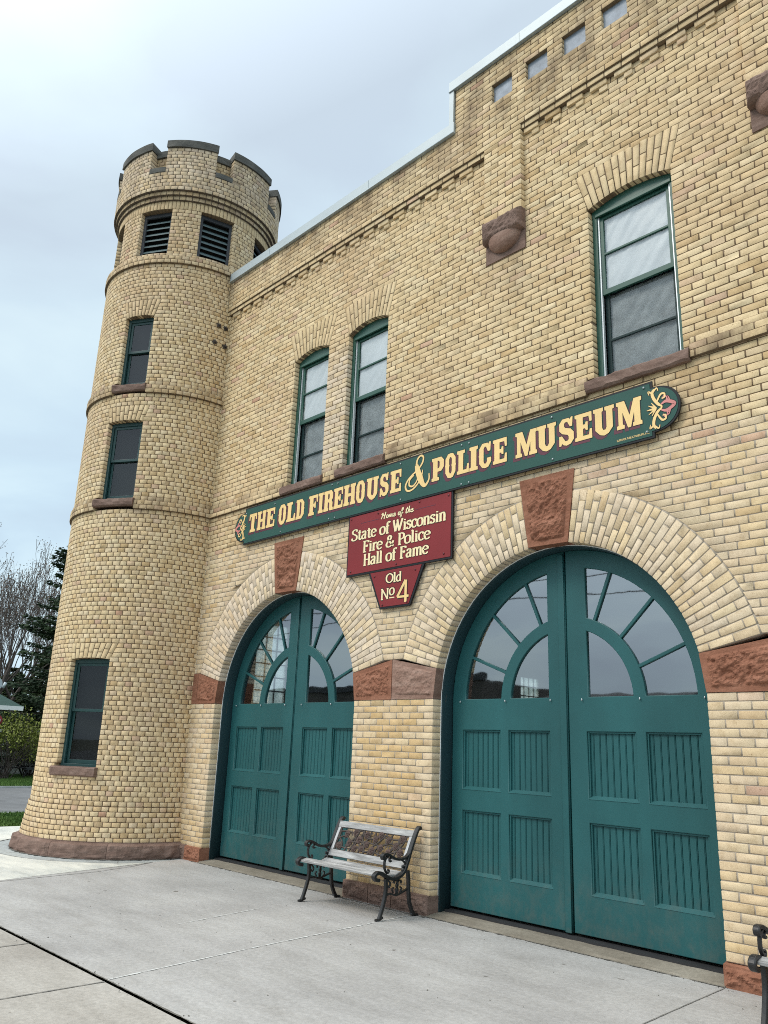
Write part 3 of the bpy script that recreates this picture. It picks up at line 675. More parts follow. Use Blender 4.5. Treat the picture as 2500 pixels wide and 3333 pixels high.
# ---- rusticated stones
def rough_grid(corner, nu, nv, amp, margin, seed, freq=6.0, base=0.0, crag=1.0):
    """corner: (bl, br, tr, tl) in x,z; returns grid of (x, z, out)"""
    bl, br, tr, tl = [Vector((p[0], p[1])) for p in corner]; out = []
    wd = ((br - bl).length + (tr - tl).length) / 2; ht = ((tl - bl).length + (tr - br).length) / 2
    for j in range(nv + 1):
        for i in range(nu + 1):
            s, t = i / nu, j / nv
            p = bl.lerp(br, s).lerp(tl.lerp(tr, s), t)
            d = min(s * wd, (1 - s) * wd, t * ht, (1 - t) * ht)
            m = 0 if d < margin else min(1, (d - margin) / 0.018)
            q = Vector((p.x * freq, seed * 3.7, p.y * freq))
            h = 0.5 + 0.7 * noise.noise(q) + 0.6 * noise.noise(q * 2.3) + 0.45 * noise.noise(q * 5) + 0.25 * noise.noise(q * 11)
            rdg = abs(noise.noise(q * 0.8 + Vector((9, 0, 0))));  h -= crag * max(0, 0.16 - rdg) * 3.0
            out.append((p.x, p.y, base + m * amp * max(-0.2, h)))
    return out
def stone_block(name, corner, y, mat, parent=FH, amp=0.03, rnd=0.0, margin=0.035, seed=1, nu=None, nv=None, dep=0.10, base=0.0, freq=6.0, crag=1.0):
    wd = max(abs(corner[1][0] - corner[0][0]), abs(corner[2][0] - corner[3][0])); ht = max(abs(corner[3][1] - corner[0][1]), abs(corner[2][1] - corner[1][1]))
    nu = nu or max(6, int(wd / 0.013)); nv = nv or max(5, int(ht / 0.013))
    G = rough_grid(corner, nu, nv, amp, margin, seed, freq, base, crag); mb = MB()
    if rnd:
        H_ = []
        for k, (x, z, o) in enumerate(G):
            i, j = k % (nu + 1), k // (nu + 1); d = min(i / nu * wd, (1 - i / nu) * wd, j / nv * ht, (1 - j / nv) * ht)
            H_.append((x, z, o - rnd * max(0, 1 - d / rnd) ** 2.2))
        G = H_
    vs = [(x, y - o, z) for x, z, o in G]
    fs = [(j * (nu + 1) + i, j * (nu + 1) + i + 1, (j + 1) * (nu + 1) + i + 1, (j + 1) * (nu + 1) + i) for j in range(nv) for i in range(nu)]
    edge = [i for i in range(nu + 1)] + [j * (nu + 1) + nu for j in range(1, nv + 1)] + [nv * (nu + 1) + i for i in range(nu - 1, -1, -1)] + [j * (nu + 1) for j in range(nv - 1, 0, -1)]
    n0 = len(vs); vs += [(vs[k][0], y + dep, vs[k][2]) for k in edge]
    ne = len(edge); fs += [(edge[(k + 1) % ne], edge[k], n0 + k, n0 + (k + 1) % ne) for k in range(ne)]
    mb.add(vs, fs); return mb.build(name, mat, parent)
for i, c in enumerate(CXS):
    kw, kt = 0.235, 0.335
    stone_block('keystone', [(c - kw, 3.615), (c + kw, 3.605), (c + kt, 4.345), (c - kt, 4.345)], -0.010, 'redstone', amp=0.034, margin=0.055, seed=i + 1, dep=0.14, freq=5.5)
a = R_(13.5); ca, sa = math.cos(a), math.sin(a)
def imp(c, s, x_end, ztop):     # springer stone: arch side to x_end
    r0 = RA; x0 = c + s * RA * ca; z0 = ZC + RA * sa
    return x0, z0
c0, c1 = CXS
xj = -6.745
x0, z0 = c0 + RA * ca, ZC + RA * sa
stone_block('springer_stone', [(c0 - RA - 0.0, 2.137)[0:2] if False else (-10.925, 2.137), (c0 - RA, 2.137), (c0 - RA * ca, z0), (-10.925, 2.583)], -0.006, 'redstone', amp=0.027, margin=0.045, seed=4, dep=0.135)
stone_block('springer_stone', [(-11.2, 2.137), (-10.935, 2.137), (-10.935, 2.583), (-11.2, 2.583)], -0.004, 'redstone', amp=0.006, seed=5, dep=0.1)
stone_block('springer_stone', [(c0 + RA, 2.137), (xj - 0.004, 2.137), (xj - 0.004, 2.582), (x0, z0)], -0.006, 'redstone', amp=0.027, margin=0.045, seed=6, dep=0.135)
stone_block('springer_stone', [(xj + 0.004, 2.137), (c1 - RA, 2.137), (c1 - RA * ca, z0), (xj + 0.004, 2.586)], -0.004, 'paleredstone', amp=0.022, margin=0.045, seed=7, dep=0.135, crag=0.4, freq=4)
stone_block('springer_stone', [(c1 + RA, 2.137), (-2.0, 2.137), (-2.0, 2.62), (c1 + RA * ca, z0)], -0.008, 'redstone', amp=0.032, margin=0.05, seed=8, dep=0.135)
# base course under the piers
def base_stone(x0, x1, z1, mat, seed, ret=0.13):
    stone_block('base_stone', [(x0, 0.0), (x1, 0.0), (x1, z1), (x0, z1)], -0.035, mat, amp=0.035, margin=0.02, seed=seed, dep=ret + 0.03)
    b = MB(); b.add([(x0, -0.035, z1), (x1, -0.035, z1), (x1, 0.02, z1 + 0.012), (x0, 0.02, z1 + 0.012)], [(0, 1, 2, 3)]); b.build('base_stone_wash', mat, FH)
base_stone(-11.2, -10.80, 0.185, 'brownstone', 11); base_stone(-10.80, c0 - RA + 0.012, 0.178, 'redstone', 12)
base_stone(c0 + RA - 0.012, -6.98, 0.178, 'brownstone', 13); base_stone(-6.97, -6.62, 0.182, 'brownstone', 14); base_stone(-6.61, c1 - RA + 0.012, 0.182, 'brownstone', 15)
base_stone(c1 + RA - 0.012, WALL_R, 0.155, 'redstone', 16)
# tower base ring, rock faced
def tower_base(a0, a1, seed):
    nu, nv = 26, 8; vs = []; fs = []
    for j in range(nv + 1):
        t = j / nv
        for i in range(nu + 1):
            s = i / nu; a = R_(a0 + (a1 - a0) * s)
            edge = min(s, 1 - s) * (a1 - a0) / 100 * 2.5; m = min(1, edge / 0.05, t / 0.12 + 0.2)
            q = Vector((a * 7, t * 1.2, seed)); h = 0.55 * noise.noise(q) + 0.4 * noise.noise(q * 2.4) + 0.2
            prof = TR + 0.16 - 0.045 * t ** 3 if t < 0.86 else TR + 0.085
            r = prof + 0.070 * m * h * (1 if t < 0.86 else 0); z = 0.215 * t / 0.93 if t < 0.93 else 0.215
            vs.append((TC[0] + r * math.cos(a), TC[1] + r * math.sin(a), z))
    for j in range(nv):
        for i in range(nu): k = j * (nu + 1) + i; fs.append((k, k + 1, k + nu + 2, k + nu + 1))
    mb = MB(); mb.add(vs, fs); mb.build('base_stone', 'brownstone', FH)
for i, (p, q) in enumerate([(-205, -160), (-160, -125), (-125, -92), (-92, -66), (-66, -36), (-36, 4)]): tower_base(p, q - 0.15, i + 2.5)

# ---- sills
def sill(name, x0, x1, z0, z1, y0, y1, mat, seed, parent, loc=None, rz=None):
    nu, nv = 26, 7; vs = []; fs = []
    prof = [(y1, z0), (y0 + 0.02, z0), (y0, z0 + 0.02), (y0 - 0.004, (z0 + z1) / 2), (y0, z1 - 0.022), (y0 + 0.02, z1 - 0.004), (y1, z1)]
    for i in range(nu + 1):
        x = x0 + (x1 - x0) * i / nu
        for j, (y, z) in enumerate(prof):
            h = noise.noise(Vector((x * 9, z * 14, seed))) * 0.016 + noise.noise(Vector((x * 24, z * 30, seed))) * 0.008 if 0 < j < 6 else 0
            vs.append((x, y - h, z + (h * 0.4 if 1 < j < 6 else 0)))
    m = len(prof)
    for i in range(nu):
        for j in range(m - 1): fs.append((i * m + j, i * m + j + 1, (i + 1) * m + j + 1, (i + 1) * m + j))
    fs += [tuple(range(m - 1, -1, -1)), tuple(nu * m + j for j in range(m))]
    b = MB(); b.add([(v[0], v[1], v[2]) for v in vs], [f[::-1] for f in fs]); return b.build(name, mat, parent, loc=loc, rz=rz)

# ---- windows of the facade
def seg_top(xl, xr, zs, rise, n=16):
    return [(xl + (xr - xl) * i / n, zs + rise * (1 - (2 * i / n - 1) ** 2)) for i in range(n + 1)]
for wi, (xl, xr, zb, zs, rise) in enumerate(WINS):
    a, c = xl + 0.004, xr - 0.004; zh = zs - 0.075; fw = 0.055; zm = zb + (zs - zb) * 0.508
    out = [(a, zb), (c, zb)] + seg_top(a, c, zs, rise)[::-1]
    fr = plate('window', [out, [(a + fw, zb + 0.012), (c - fw, zb + 0.012), (c - fw, zh), (a + fw, zh)]], 0.075, 0.07, 'green', FH, 0.004)
    plate('head_moulding', [[(a + fw - 0.02, zh - 0.012), (c - fw + 0.02, zh - 0.012), (c - fw + 0.02, zh + 0.03), (a + fw - 0.02, zh + 0.03)]], 0.062, 0.03, 'green', fr, 0.006)
    for s0, s1 in ((a + fw - 0.002, a + fw + 0.016), (c - fw - 0.016, c - fw + 0.002)):
        b = MB(); b.box(s0, s1, 0.092, 0.125, zb + 0.013, zh - 0.012); b.build('storm_track', 'track', fr)
    i0, i1 = a + fw + 0.017, c - fw - 0.017
    plate('upper_sash', [[(i0, zm - 0.03), (i1, zm - 0.03), (i1, zh - 0.002), (i0, zh - 0.002)], [(i0 + 0.04, zm + 0.03), (i1 - 0.04, zm + 0.03), (i1 - 0.04, (zm + zh) / 2 - 0.02), (i0 + 0.04, (zm + zh) / 2 - 0.02)],
          [(i0 + 0.04, (zm + zh) / 2 + 0.004), (i1 - 0.04, (zm + zh) / 2 + 0.004), (i1 - 0.04, zh - 0.04), (i0 + 0.04, zh - 0.04)]], 0.105, 0.03, 'green', fr, 0.004)
    zq = (zb + zm) / 2 - 0.03
    plate('lower_sash', [[(i0, zb + 0.013), (i1, zb + 0.013), (i1, zm + 0.03), (i0, zm + 0.03)], [(i0 + 0.045, zb + 0.06), (i1 - 0.045, zb + 0.06), (i1 - 0.045, zq - 0.012), (i0 + 0.045, zq - 0.012)],
          [(i0 + 0.045, zq + 0.012), (i1 - 0.045, zq + 0.012), (i1 - 0.045, zm - 0.01), (i0 + 0.045, zm - 0.01)]], 0.150, 0.03, 'green_dark', fr, 0.003)
    plate('pane', [[(i0 + 0.02, zm), (i1 - 0.02, zm), (i1 - 0.02, zh - 0.02), (i0 + 0.02, zh - 0.02)]], 0.119, 0.0, 'glass_win', fr)
    plate('pane', [[(i0 + 0.02, zb + 0.03), (i1 - 0.02, zb + 0.03), (i1 - 0.02, zm), (i0 + 0.02, zm)]], 0.162, 0.0, 'glass_win', fr)
    plate('insect_screen', [[(i0 + 0.002, zb + 0.016), (i1 - 0.002, zb + 0.016), (i1 - 0.002, zm - 0.032), (i0 + 0.002, zm - 0.032)]], 0.138, 0.0, 'screen', fr)
    def film(name, z0, z1, y, mat, seed):
        nu, nv = 30, 34; vs = []; fs = []
        for j in range(nv + 1):
            for i in range(nu + 1):
                x = i0 + (i1 - i0) * i / nu; z = z0 + (z1 - z0) * j / nv
                d = Vector(((x * 3 - z * 2.2) * 3.2, (x + z) * 0.9, seed)); vs.append((x, y + 0.012 * noise.noise(d) + 0.005 * noise.noise(d * 3), z))
        for j in range(nv):
            for i in range(nu): k = j * (nu + 1) + i; fs.append((k, k + 1, k + nu + 2, k + nu + 1))
        b = MB(); b.add(vs, fs, 0, True); b.build(name, mat, fr)
    film('plastic_sheet', zm - 0.02, zh - 0.002, 0.136, 'curtain', wi * 3.3 + 1); film('plastic_sheet', zb + 0.015, zm - 0.02, 0.182, 'greyfilm', wi * 3.3 + 2)
    b = MB(); b.box(i0, i1, 0.26, 0.27, zb, zh); b.build('dark_interior_sheet', 'dark', fr)  # dark sheet closing off the room behind the sashes
    sill('window_sill', xl - 0.075, xr + 0.065, zb - 0.118, zb + 0.012, -0.062, 0.10, 'brownstone', wi * 2.1 + 3, fr)

# ---- tower windows
def local_frame(deg, r):
    a = R_(deg); return (TC[0] + r * math.cos(a), TC[1] + r * math.sin(a), 0), a + math.pi / 2
for wi, (cdeg, wd, zb, zt) in enumerate(TWINS):
    hw = TR * math.sin(R_(wd / 2)) - 0.004; loc, rz = local_frame(cdeg, TR * math.cos(R_(wd / 2)) - 0.075)
    fw = 0.052; top = zt + 0.012
    fr = plate('window', [[(-hw, zb), (hw, zb), (hw, top), (-hw, top)], [(-hw + fw, zb + 0.045), (hw - fw, zb + 0.045), (hw - fw, top - 0.06), (-hw + fw, top - 0.06)]], 0, 0.06, 'green_dark', FH, 0.006, loc=loc, rz=rz)
    i0, i1, z0, z1 = -hw + fw, hw - fw, zb + 0.045, top - 0.06; zm = zb + (zt - zb) * 0.52; t = 0.042
    plate('upper_sash', [[(i0, zm - 0.02), (i1, zm - 0.02), (i1, z1), (i0, z1)], [(i0 + t, zm + 0.022), (i1 - t, zm + 0.022), (i1 - t, z1 - t), (i0 + t, z1 - t)]], 0.022, 0.03, 'green_dark', fr, 0.004)
    plate('lower_sash', [[(i0, z0), (i1, z0), (i1, zm + 0.02), (i0, zm + 0.02)], [(i0 + t, z0 + 0.055), (i1 - t, z0 + 0.055), (i1 - t, zm - 0.02), (i0 + t, zm - 0.02)]], 0.056, 0.03, 'green_dark', fr, 0.004)
    plate('pane', [[(i0 + 0.02, zm), (i1 - 0.02, zm), (i1 - 0.02, z1 - 0.02), (i0 + 0.02, z1 - 0.02)]], 0.034, 0.0, 'glass_dim', fr)
    plate('pane', [[(i0 + 0.02, z0 + 0.02), (i1 - 0.02, z0 + 0.02), (i1 - 0.02, zm), (i0 + 0.02, zm)]], 0.068, 0.0, 'glass_dim', fr)
    b = MB(); b.box(i0, i1, 0.13, 0.14, z0, z1); b.build('dark_interior_sheet', 'dark', fr)  # dark sheet behind the tower sashes, closing the opening
    off = TR * (1 - math.cos(R_(wd / 2))) + 0.075
    sill('window_sill', -hw - 0.06, hw + 0.035, zb - 0.125, zb + 0.008, -off - 0.028, 0.03, 'brownstone', wi * 1.7 + 9, fr)
# ---- louvred openings
for c in LOUV:
    rr = TR - 0.06; hw = rr * math.sin(R_(12.3)) - 0.004; loc, rz = local_frame(c, rr * math.cos(R_(12.3)) - 0.075)
    fr = plate('louvre', [[(-hw, 9.63), (hw, 9.63), (hw, 10.55), (-hw, 10.55)], [(-hw + 0.06, 9.66), (hw - 0.06, 9.66), (hw - 0.06, 10.48), (-hw + 0.06, 10.48)]], 0, 0.05, 'louvre_frame', FH, 0.006, loc=loc, rz=rz)
    for k in range(7):
        z = 9.665 + k * 0.115
        b = MB(); b.add([(-hw + .06, 0.02, z), (hw - .06, 0.02, z), (hw - .06, 0.02, z + .022), (-hw + .06, 0.02, z + .022), (-hw + .06, 0.10, z + .085), (hw - .06, 0.10, z + .085), (hw - .06, 0.10, z + .105), (-hw + .06, 0.10, z + .105)],
              [(0, 1, 2, 3), (3, 2, 6, 7), (0, 4, 5, 1), (4, 7, 6, 5), (0, 3, 7, 4), (1, 5, 6, 2)]); b.build('slat', 'louvre', fr)
    b = MB(); b.box(-hw, hw, 0.14, 0.15, 9.63, 10.55); b.build('dark_backing', 'dark', fr)
# ---- four tie-rod anchor plates on the tower
for (deg, z, s, rot) in ((-6.7, 8.43, 0.034, 0.1), (-1.8, 8.42, 0.034, 0.4), (-8.6, 8.10, 0.036, 0.78), (-1.1, 8.08, 0.036, 0.55)):
    loc, rz = local_frame(deg, TR + 0.012); b = MB()
    cs, sn = math.cos(rot), math.sin(rot); pts = [(s * (cs * x - sn * y), z + s * (sn * x + cs * y)) for x, y in ((-1, -1), (1, -1), (1, 1), (-1, 1))]
    b.add([(x, -0.0, zz) for x, zz in pts] + [(x, 0.03, zz) for x, zz in pts], [(0, 1, 2, 3)] + [(4 + i, 4 + (i + 1) % 4, (i + 1) % 4, i) for i in range(4)])
    b.tube([(0, -0.025, z), (0, 0.0, z)], 0.016, 6); b.build('anchor_plate', 'rust', FH, loc=loc, rz=rz)

# ---- metal copings, parapet vents, corbels
def coping(x0, x1, z, yf=-0.105):
    b = MB(); y = yf; h = 0.165
    prof = [(y, z), (y, z + h), (0.42, z + h - 0.03), (0.42, z + 0.05), (0.40, z + 0.05), (0.40, z), (-0.075, z)]
    vs = [(x0, p, q) for p, q in prof] + [(x1, p, q) for p, q in prof]; m = len(prof)
    b.add(vs, [(i, m + i, m + (i + 1) % m, (i + 1) % m) for i in range(m)] + [tuple(range(m)), tuple(2 * m - 1 - i for i in range(m))])
    b.tube([(x0, y - 0.004, z + 0.004), (x1, y - 0.004, z + 0.004)], 0.009, 5)
    x = x0 + 1.1
    while x < x1 - 0.3: b.box(x, x + 0.05, y - 0.004, y + 0.002, z + 0.012, z + h - 0.002); x += 2.4
    return b
coping(-11.02, -5.84, 9.284).build('coping', 'coping', FH)
coping(-5.93, WALL_R, 9.965).build('coping', 'coping', FH)
b = MB(); b.box(-5.925, -5.852, -0.102, 0.41, 9.452, 9.963); b.build('coping_upstand', 'coping', FH)
for i in range(11):
    x = -5.235 + 0.519 * i
    if x + 0.31 > WALL_R: break
    b = MB(); b.box(x - 0.02, x + 0.332, -0.022, -0.012, 9.34, 9.67); b.build('vent_panel', 'ventpanel', FH)
for (px, seed) in ((-5.08, 21), (-1.955, 22)):
    zt = UP(7.70)
    cb = stone_block('corbel', [(px - 0.285, zt - 0.255), (px + 0.285, zt - 0.255), (px + 0.28, zt + 0.012), (px - 0.28, zt + 0.012)], -0.135, 'brownstone', amp=0.022, rnd=0.06, margin=0.0, seed=seed, dep=0.15)
    b = MB(); b.box(px - 0.285, px + 0.285, -0.016, 0.03, zt - 0.50, zt - 0.225); b.build('corbel_plate', 'brownstone', cb)
    b = MB(); vs = []; fs = []; nu, nv = 24, 10; zc = zt - 0.235
    for j in range(nv + 1):
        t = math.pi / 2 * j / nv
        for i in range(nu + 1):
            a = math.pi * i / nu; vs.append((px - 0.235 * math.cos(a) * math.cos(t), -0.016 - 0.125 * math.sin(a) * math.cos(t) ** 0.7, zc - 0.20 * math.sin(t)))
    for j in range(nv):
        for i in range(nu): k = j * (nu + 1) + i; fs.append((k, k + nu + 1, k + nu + 2, k + 1))
    b.add(vs, [f[::-1] for f in fs], 0, True); b.build('corbel_boss', 'paleredstone', cb)
# roof vent behind the coping, next to the tower
b = MB(); vx, vy = -10.95, 1.55
b.box(vx - 0.10, vx + 0.10, vy - 0.10, vy + 0.10, 9.0, 10.42)
b.add([(vx - .17, vy - .17, 10.42), (vx + .17, vy - .17, 10.42), (vx + .17, vy + .17, 10.42), (vx - .17, vy + .17, 10.42), (vx - .17, vy - .17, 10.52), (vx + .17, vy - .17, 10.52), (vx + .17, vy + .17, 10.52), (vx - .17, vy + .17, 10.52), (vx, vy, 10.74)],
      [(3, 2, 1, 0), (0, 1, 5, 4), (1, 2, 6, 5), (2, 3, 7, 6), (3, 0, 4, 7), (4, 5, 8), (5, 6, 8), (6, 7, 8), (7, 4, 8)]); b.build('roof_vent', 'galv', FH)
# rest of the block behind the facade
b = MB()
b.add([(-12.5, 1.2, 0), (-12.5, 14, 0), (-12.5, 14, 9.25), (-12.5, 1.2, 9.25), (WALL_R, 14, 0), (WALL_R, 14, 9.25), (WALL_R, 0.1, 0), (WALL_R, 0.1, 9.9)], [(4, 1, 2, 5), (6, 4, 5, 7)]); b.build('side_wall', 'mortar_grey', FH)
b = MB(); b.box(-12.5, WALL_R - 0.01, 0.42, 13.98, 9.0, 9.1); b.build('flat_roof', 'roofgrey', FH)
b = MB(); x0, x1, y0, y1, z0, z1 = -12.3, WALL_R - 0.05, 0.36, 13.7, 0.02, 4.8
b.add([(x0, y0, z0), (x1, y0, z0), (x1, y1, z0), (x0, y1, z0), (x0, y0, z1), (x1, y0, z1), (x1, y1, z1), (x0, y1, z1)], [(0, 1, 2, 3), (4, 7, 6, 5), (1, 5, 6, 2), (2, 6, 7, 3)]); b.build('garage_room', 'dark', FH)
GBW = [(2.02, 2.75, 2.05, 3.75), (9.90, 10.70, 2.3, 3.44)]     # glass-block windows in the west wall: y0,y1,z0,z1
for nm, xw, mt in (('west_wall', -12.5, 'mortar_grey'), ('west_wall_lining', -12.38, 'dark')):
    b = MB(); ys = [0.9 if xw < -12.4 else 0.4, GBW[0][0], GBW[0][1], GBW[1][0], GBW[1][1], 14]
    def q(y0, y1, z0, z1): b.add([(xw, y0, z0), (xw, y1, z0), (xw, y1, z1), (xw, y0, z1)], [(0, 1, 2, 3)])
    for i in range(5):
        if i % 2 == 0: q(ys[i], ys[i + 1], 0.03, 9.2 if xw < -12.4 else 4.8)
        else:
            g = GBW[i // 2]; q(g[0], g[1], 0.03, g[2]); q(g[0], g[1], g[3], 9.2 if xw < -12.4 else 4.8)
    b.build(nm, mt, FH)
for y0, y1, z0, z1 in GBW:
    nb = max(1, round((y1 - y0) / 0.21)); nz = max(1, round((z1 - z0) / 0.24)); b = MB(); sy, sz = (y1 - y0) / nb, (z1 - z0) / nz
    for i in range(nb):
        for j in range(nz): b.box(-12.46, -12.42, y0 + i * sy + .012, y0 + (i + 1) * sy - .012, z0 + j * sz + .012, z0 + (j + 1) * sz - .012, 0, 0.008)
    for i in range(nb + 1): b.box(-12.452, -12.432, y0 + i * sy - .012, y0 + i * sy + .012, z0, z1, 1)
    for j in range(nz + 1): b.box(-12.451, -12.433, y0, y1, z0 + j * sz - .012, z0 + j * sz + .012, 1)
    b.build('glass_block_window', ['block', 'roofgrey'], FH)

# ------------------------------------------------------------------ doors
YD = 0.285
def build_doors(c, di):
    # frame: jambs and arched head in one horseshoe board
    ro, ri = 1.565, 1.497
    frame = [(c - ro, 0.03)] + [(c - ri, 0.03)] + [(c - ri * math.cos(math.pi * i / 48), ZC + ri * math.sin(math.pi * i / 48)) for i in range(49)] + [(c + ri, 0.03), (c + ro, 0.03)] + [(c + ro * math.cos(math.pi * i / 48), ZC + ro * math.sin(math.pi * i / 48)) for i in range(49)]
    plate('door_frame', [frame], 0.128, 0.23, 'teal_dark', FH, 0.003)
    b = MB()
    pts = [(c - RA + 0.004, 0.126, 0.03)] + [(c - (RA - 0.004) * math.cos(math.pi * i / 40), 0.126, ZC + (RA - 0.004) * math.sin(math.pi * i / 40)) for i in range(41)] + [(c + RA - 0.004, 0.126, 0.03)]
    b.tube(pts, 0.006, 5); b.build('caulk_bead', 'white', FH)
    rl = 1.488; zc = ZC + 0.01; xs = 0.012
    for side in (-1, 1):
        e0 = -0.012 if side < 0 else 0.0
        outl = []
        n = 40
        if side < 0:
            a1 = math.acos(0.012 / rl); outl = [(c - rl, 0.075)] + [(c - 0.012, 0.075)] + [(c - rl * math.cos(t), zc + rl * math.sin(t)) for t in [a1 * (1 - i / n) for i in range(n + 1)]]
        else:
            a1 = math.acos(0.004 / rl); outl = [(c + 0.004, 0.075), (c + rl, 0.075)] + [(c + rl * math.cos(a1 * i / n), zc + rl * math.sin(a1 * i / n)) for i in range(n + 1)]
        R1, R2, R3, xi, zl = 1.305, 0.822, 0.697, 0.225, 2.145
        s = side
        def A(r, t0, t1, n=24): return [(c + s * r * math.cos(t0 + (t1 - t0) * i / n), zc + r * math.sin(t0 + (t1 - t0) * i / n)) for i in range(n + 1)]
        zt = zl - zc
        h1 = A(R1, math.asin(zt / R1), math.acos(xi / R1)) + A(R2, math.acos(xi / R2), math.asin(zt / R2))
        h2 = A(R3, math.asin(zt / R3), math.acos(xi / R3)) + [(c + s * xi, zl)]
        cols = ((-1.335, -0.832), (-0.727, -0.222)) if side < 0 else ((0.198, 0.702), (0.805, 1.318))
        rows = ((0.412, 1.016), (1.228, 1.825)); pan = []
        for (p0, p1) in cols:
            for (q0, q1) in rows: pan.append([(c + p0, q0), (c + p1, q0), (c + p1, q1), (c + p0, q1)])
        leaf = plate('door_leaf', [outl, h1, h2] + pan, YD, 0.045, 'teal', FH, 0.007)
        for t in (21.5, 44.5, 67.5):                 # glazing bars
            t = R_(t); d = Vector((s * math.cos(t), math.sin(t))); nrm = Vector((-d.y, d.x)) * 0.017
            p0 = Vector((c, zc)) + d * (R2 - 0.01); p1 = Vector((c, zc)) + d * (R1 + 0.01)
            plate('glazing_bar', [[tuple(p0 - nrm), tuple(p1 - nrm), tuple(p1 + nrm), tuple(p0 + nrm)]], YD + 0.004, 0.036, 'teal', leaf, 0.006)
        for hole in (h1, h2):
            cx_ = sum(p[0] for p in hole) / len(hole); cz_ = sum(p[1] for p in hole) / len(hole)
            plate('pane', [hole], YD + 0.024, 0.0, 'glass_door', leaf)
        for pl in pan:                               # beadboard panels with their mouldings
            (xa, za), (xb, _), (_, zb), _ = pl; xa, xb = min(xa, xb), max(xa, xb)
            b = MB(); nbd = 8; yb = YD + 0.034; wdt = (xb - xa + 0.03) / nbd; prof = []
            for k in range(nbd):
                xk = xa - 0.015 + k * wdt
                prof += [(xk, yb + 0.010), (xk + 0.004, yb), (xk + wdt - 0.012, yb), (xk + wdt - 0.010, yb + 0.005), (xk + wdt - 0.007, yb - 0.002), (xk + wdt - 0.003, yb)]
            vs = [(x, y, za - 0.01) for x, y in prof] + [(x, y, zb + 0.01) for x, y in prof]; m = len(prof)
            b.add(vs, [(i, i + 1, m + i + 1, m + i) for i in range(m - 1)]); b.build('beadboard_panel', 'teal', leaf)
            b = MB(); w = 0.016
            for (a0, a1, z0, z1) in ((xa, xa + w, za, zb), (xb - w, xb, za, zb), (xa + w, xb - w, zb - w, zb)):
                b.box(a0 + .0005, a1 - .0005, YD + 0.014, YD + 0.04, z0 + .0005, z1 - .0005, 0, 0.004)
            b.add([(xa - .004, YD - 0.004, za - 0.006), (xb + .004, YD - 0.004, za - 0.006), (xb + .004, YD + 0.034, za + 0.026), (xa - .004, YD + 0.034, za + 0.026), (xa - .004, YD + 0.034, za - 0.006), (xb + .004, YD + 0.034, za - 0.006)], [(0, 1, 2, 3), (0, 4, 5, 1), (0, 3, 4), (1, 5, 2)])
            b.build('panel_moulding', 'teal', leaf)
        hx = (-1.37, -0.76, -0.2) if side < 0 else (0.16, 0.765, 1.37)
        for x in hx:                                 # small glazing clips under the panes
            b = MB(); b.tube([(c + x, YD - 0.002, 2.118), (c + x, YD - 0.016, 2.112), (c + x + 0.004, YD - 0.017, 2.128)], 0.005, 5); b.build('glazing_clip', 'track', leaf)
        if side < 0:
            plate('astragal', [[(c - 0.085, 0.068), (c - 0.014, 0.068), (c - 0.014, zc + rl - 0.03), (c - 0.085, zc + rl - 0.034)]], YD - 0.016, 0.016, 'teal', leaf, 0.005)
    # worn concrete threshold, sloping out to the apron, and a dark strip painting the shade under the leaves
    b = MB(); x0, x1 = c - RA + 0.002, c + RA - 0.002
    prof = [(-0.045, -0.02), (-0.045, 0.008), (-0.02, 0.016), (0.12, 0.032), (0.42, 0.040), (0.42, -0.02)]
    nx = 60; vs = []; fs = []
    for i in range(nx + 1):
        x = x0 + (x1 - x0) * i / nx
        for j, (y, z) in enumerate(prof):
            h = 0.006 * noise.noise(Vector((x * 6, j * 1.3, c))); vs.append((x, y + (h * 2 if j in (1,) else 0), z + (h if 0 < j < 4 else 0)))
    for i in range(nx):
        for j in range(5): k = i * 6 + j; fs.append((k, k + 6, k + 7, k + 1))
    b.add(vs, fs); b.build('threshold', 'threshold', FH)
    b = MB(); b.box(c - 1.49, c + 1.49, 0.20, 0.34, 0.03, 0.052); b.build('door_gap_shade', 'darkwood_gap', FH)  # dark strip put in for the shade of the door gap
for i, c in enumerate(CXS): build_doors(c, i)

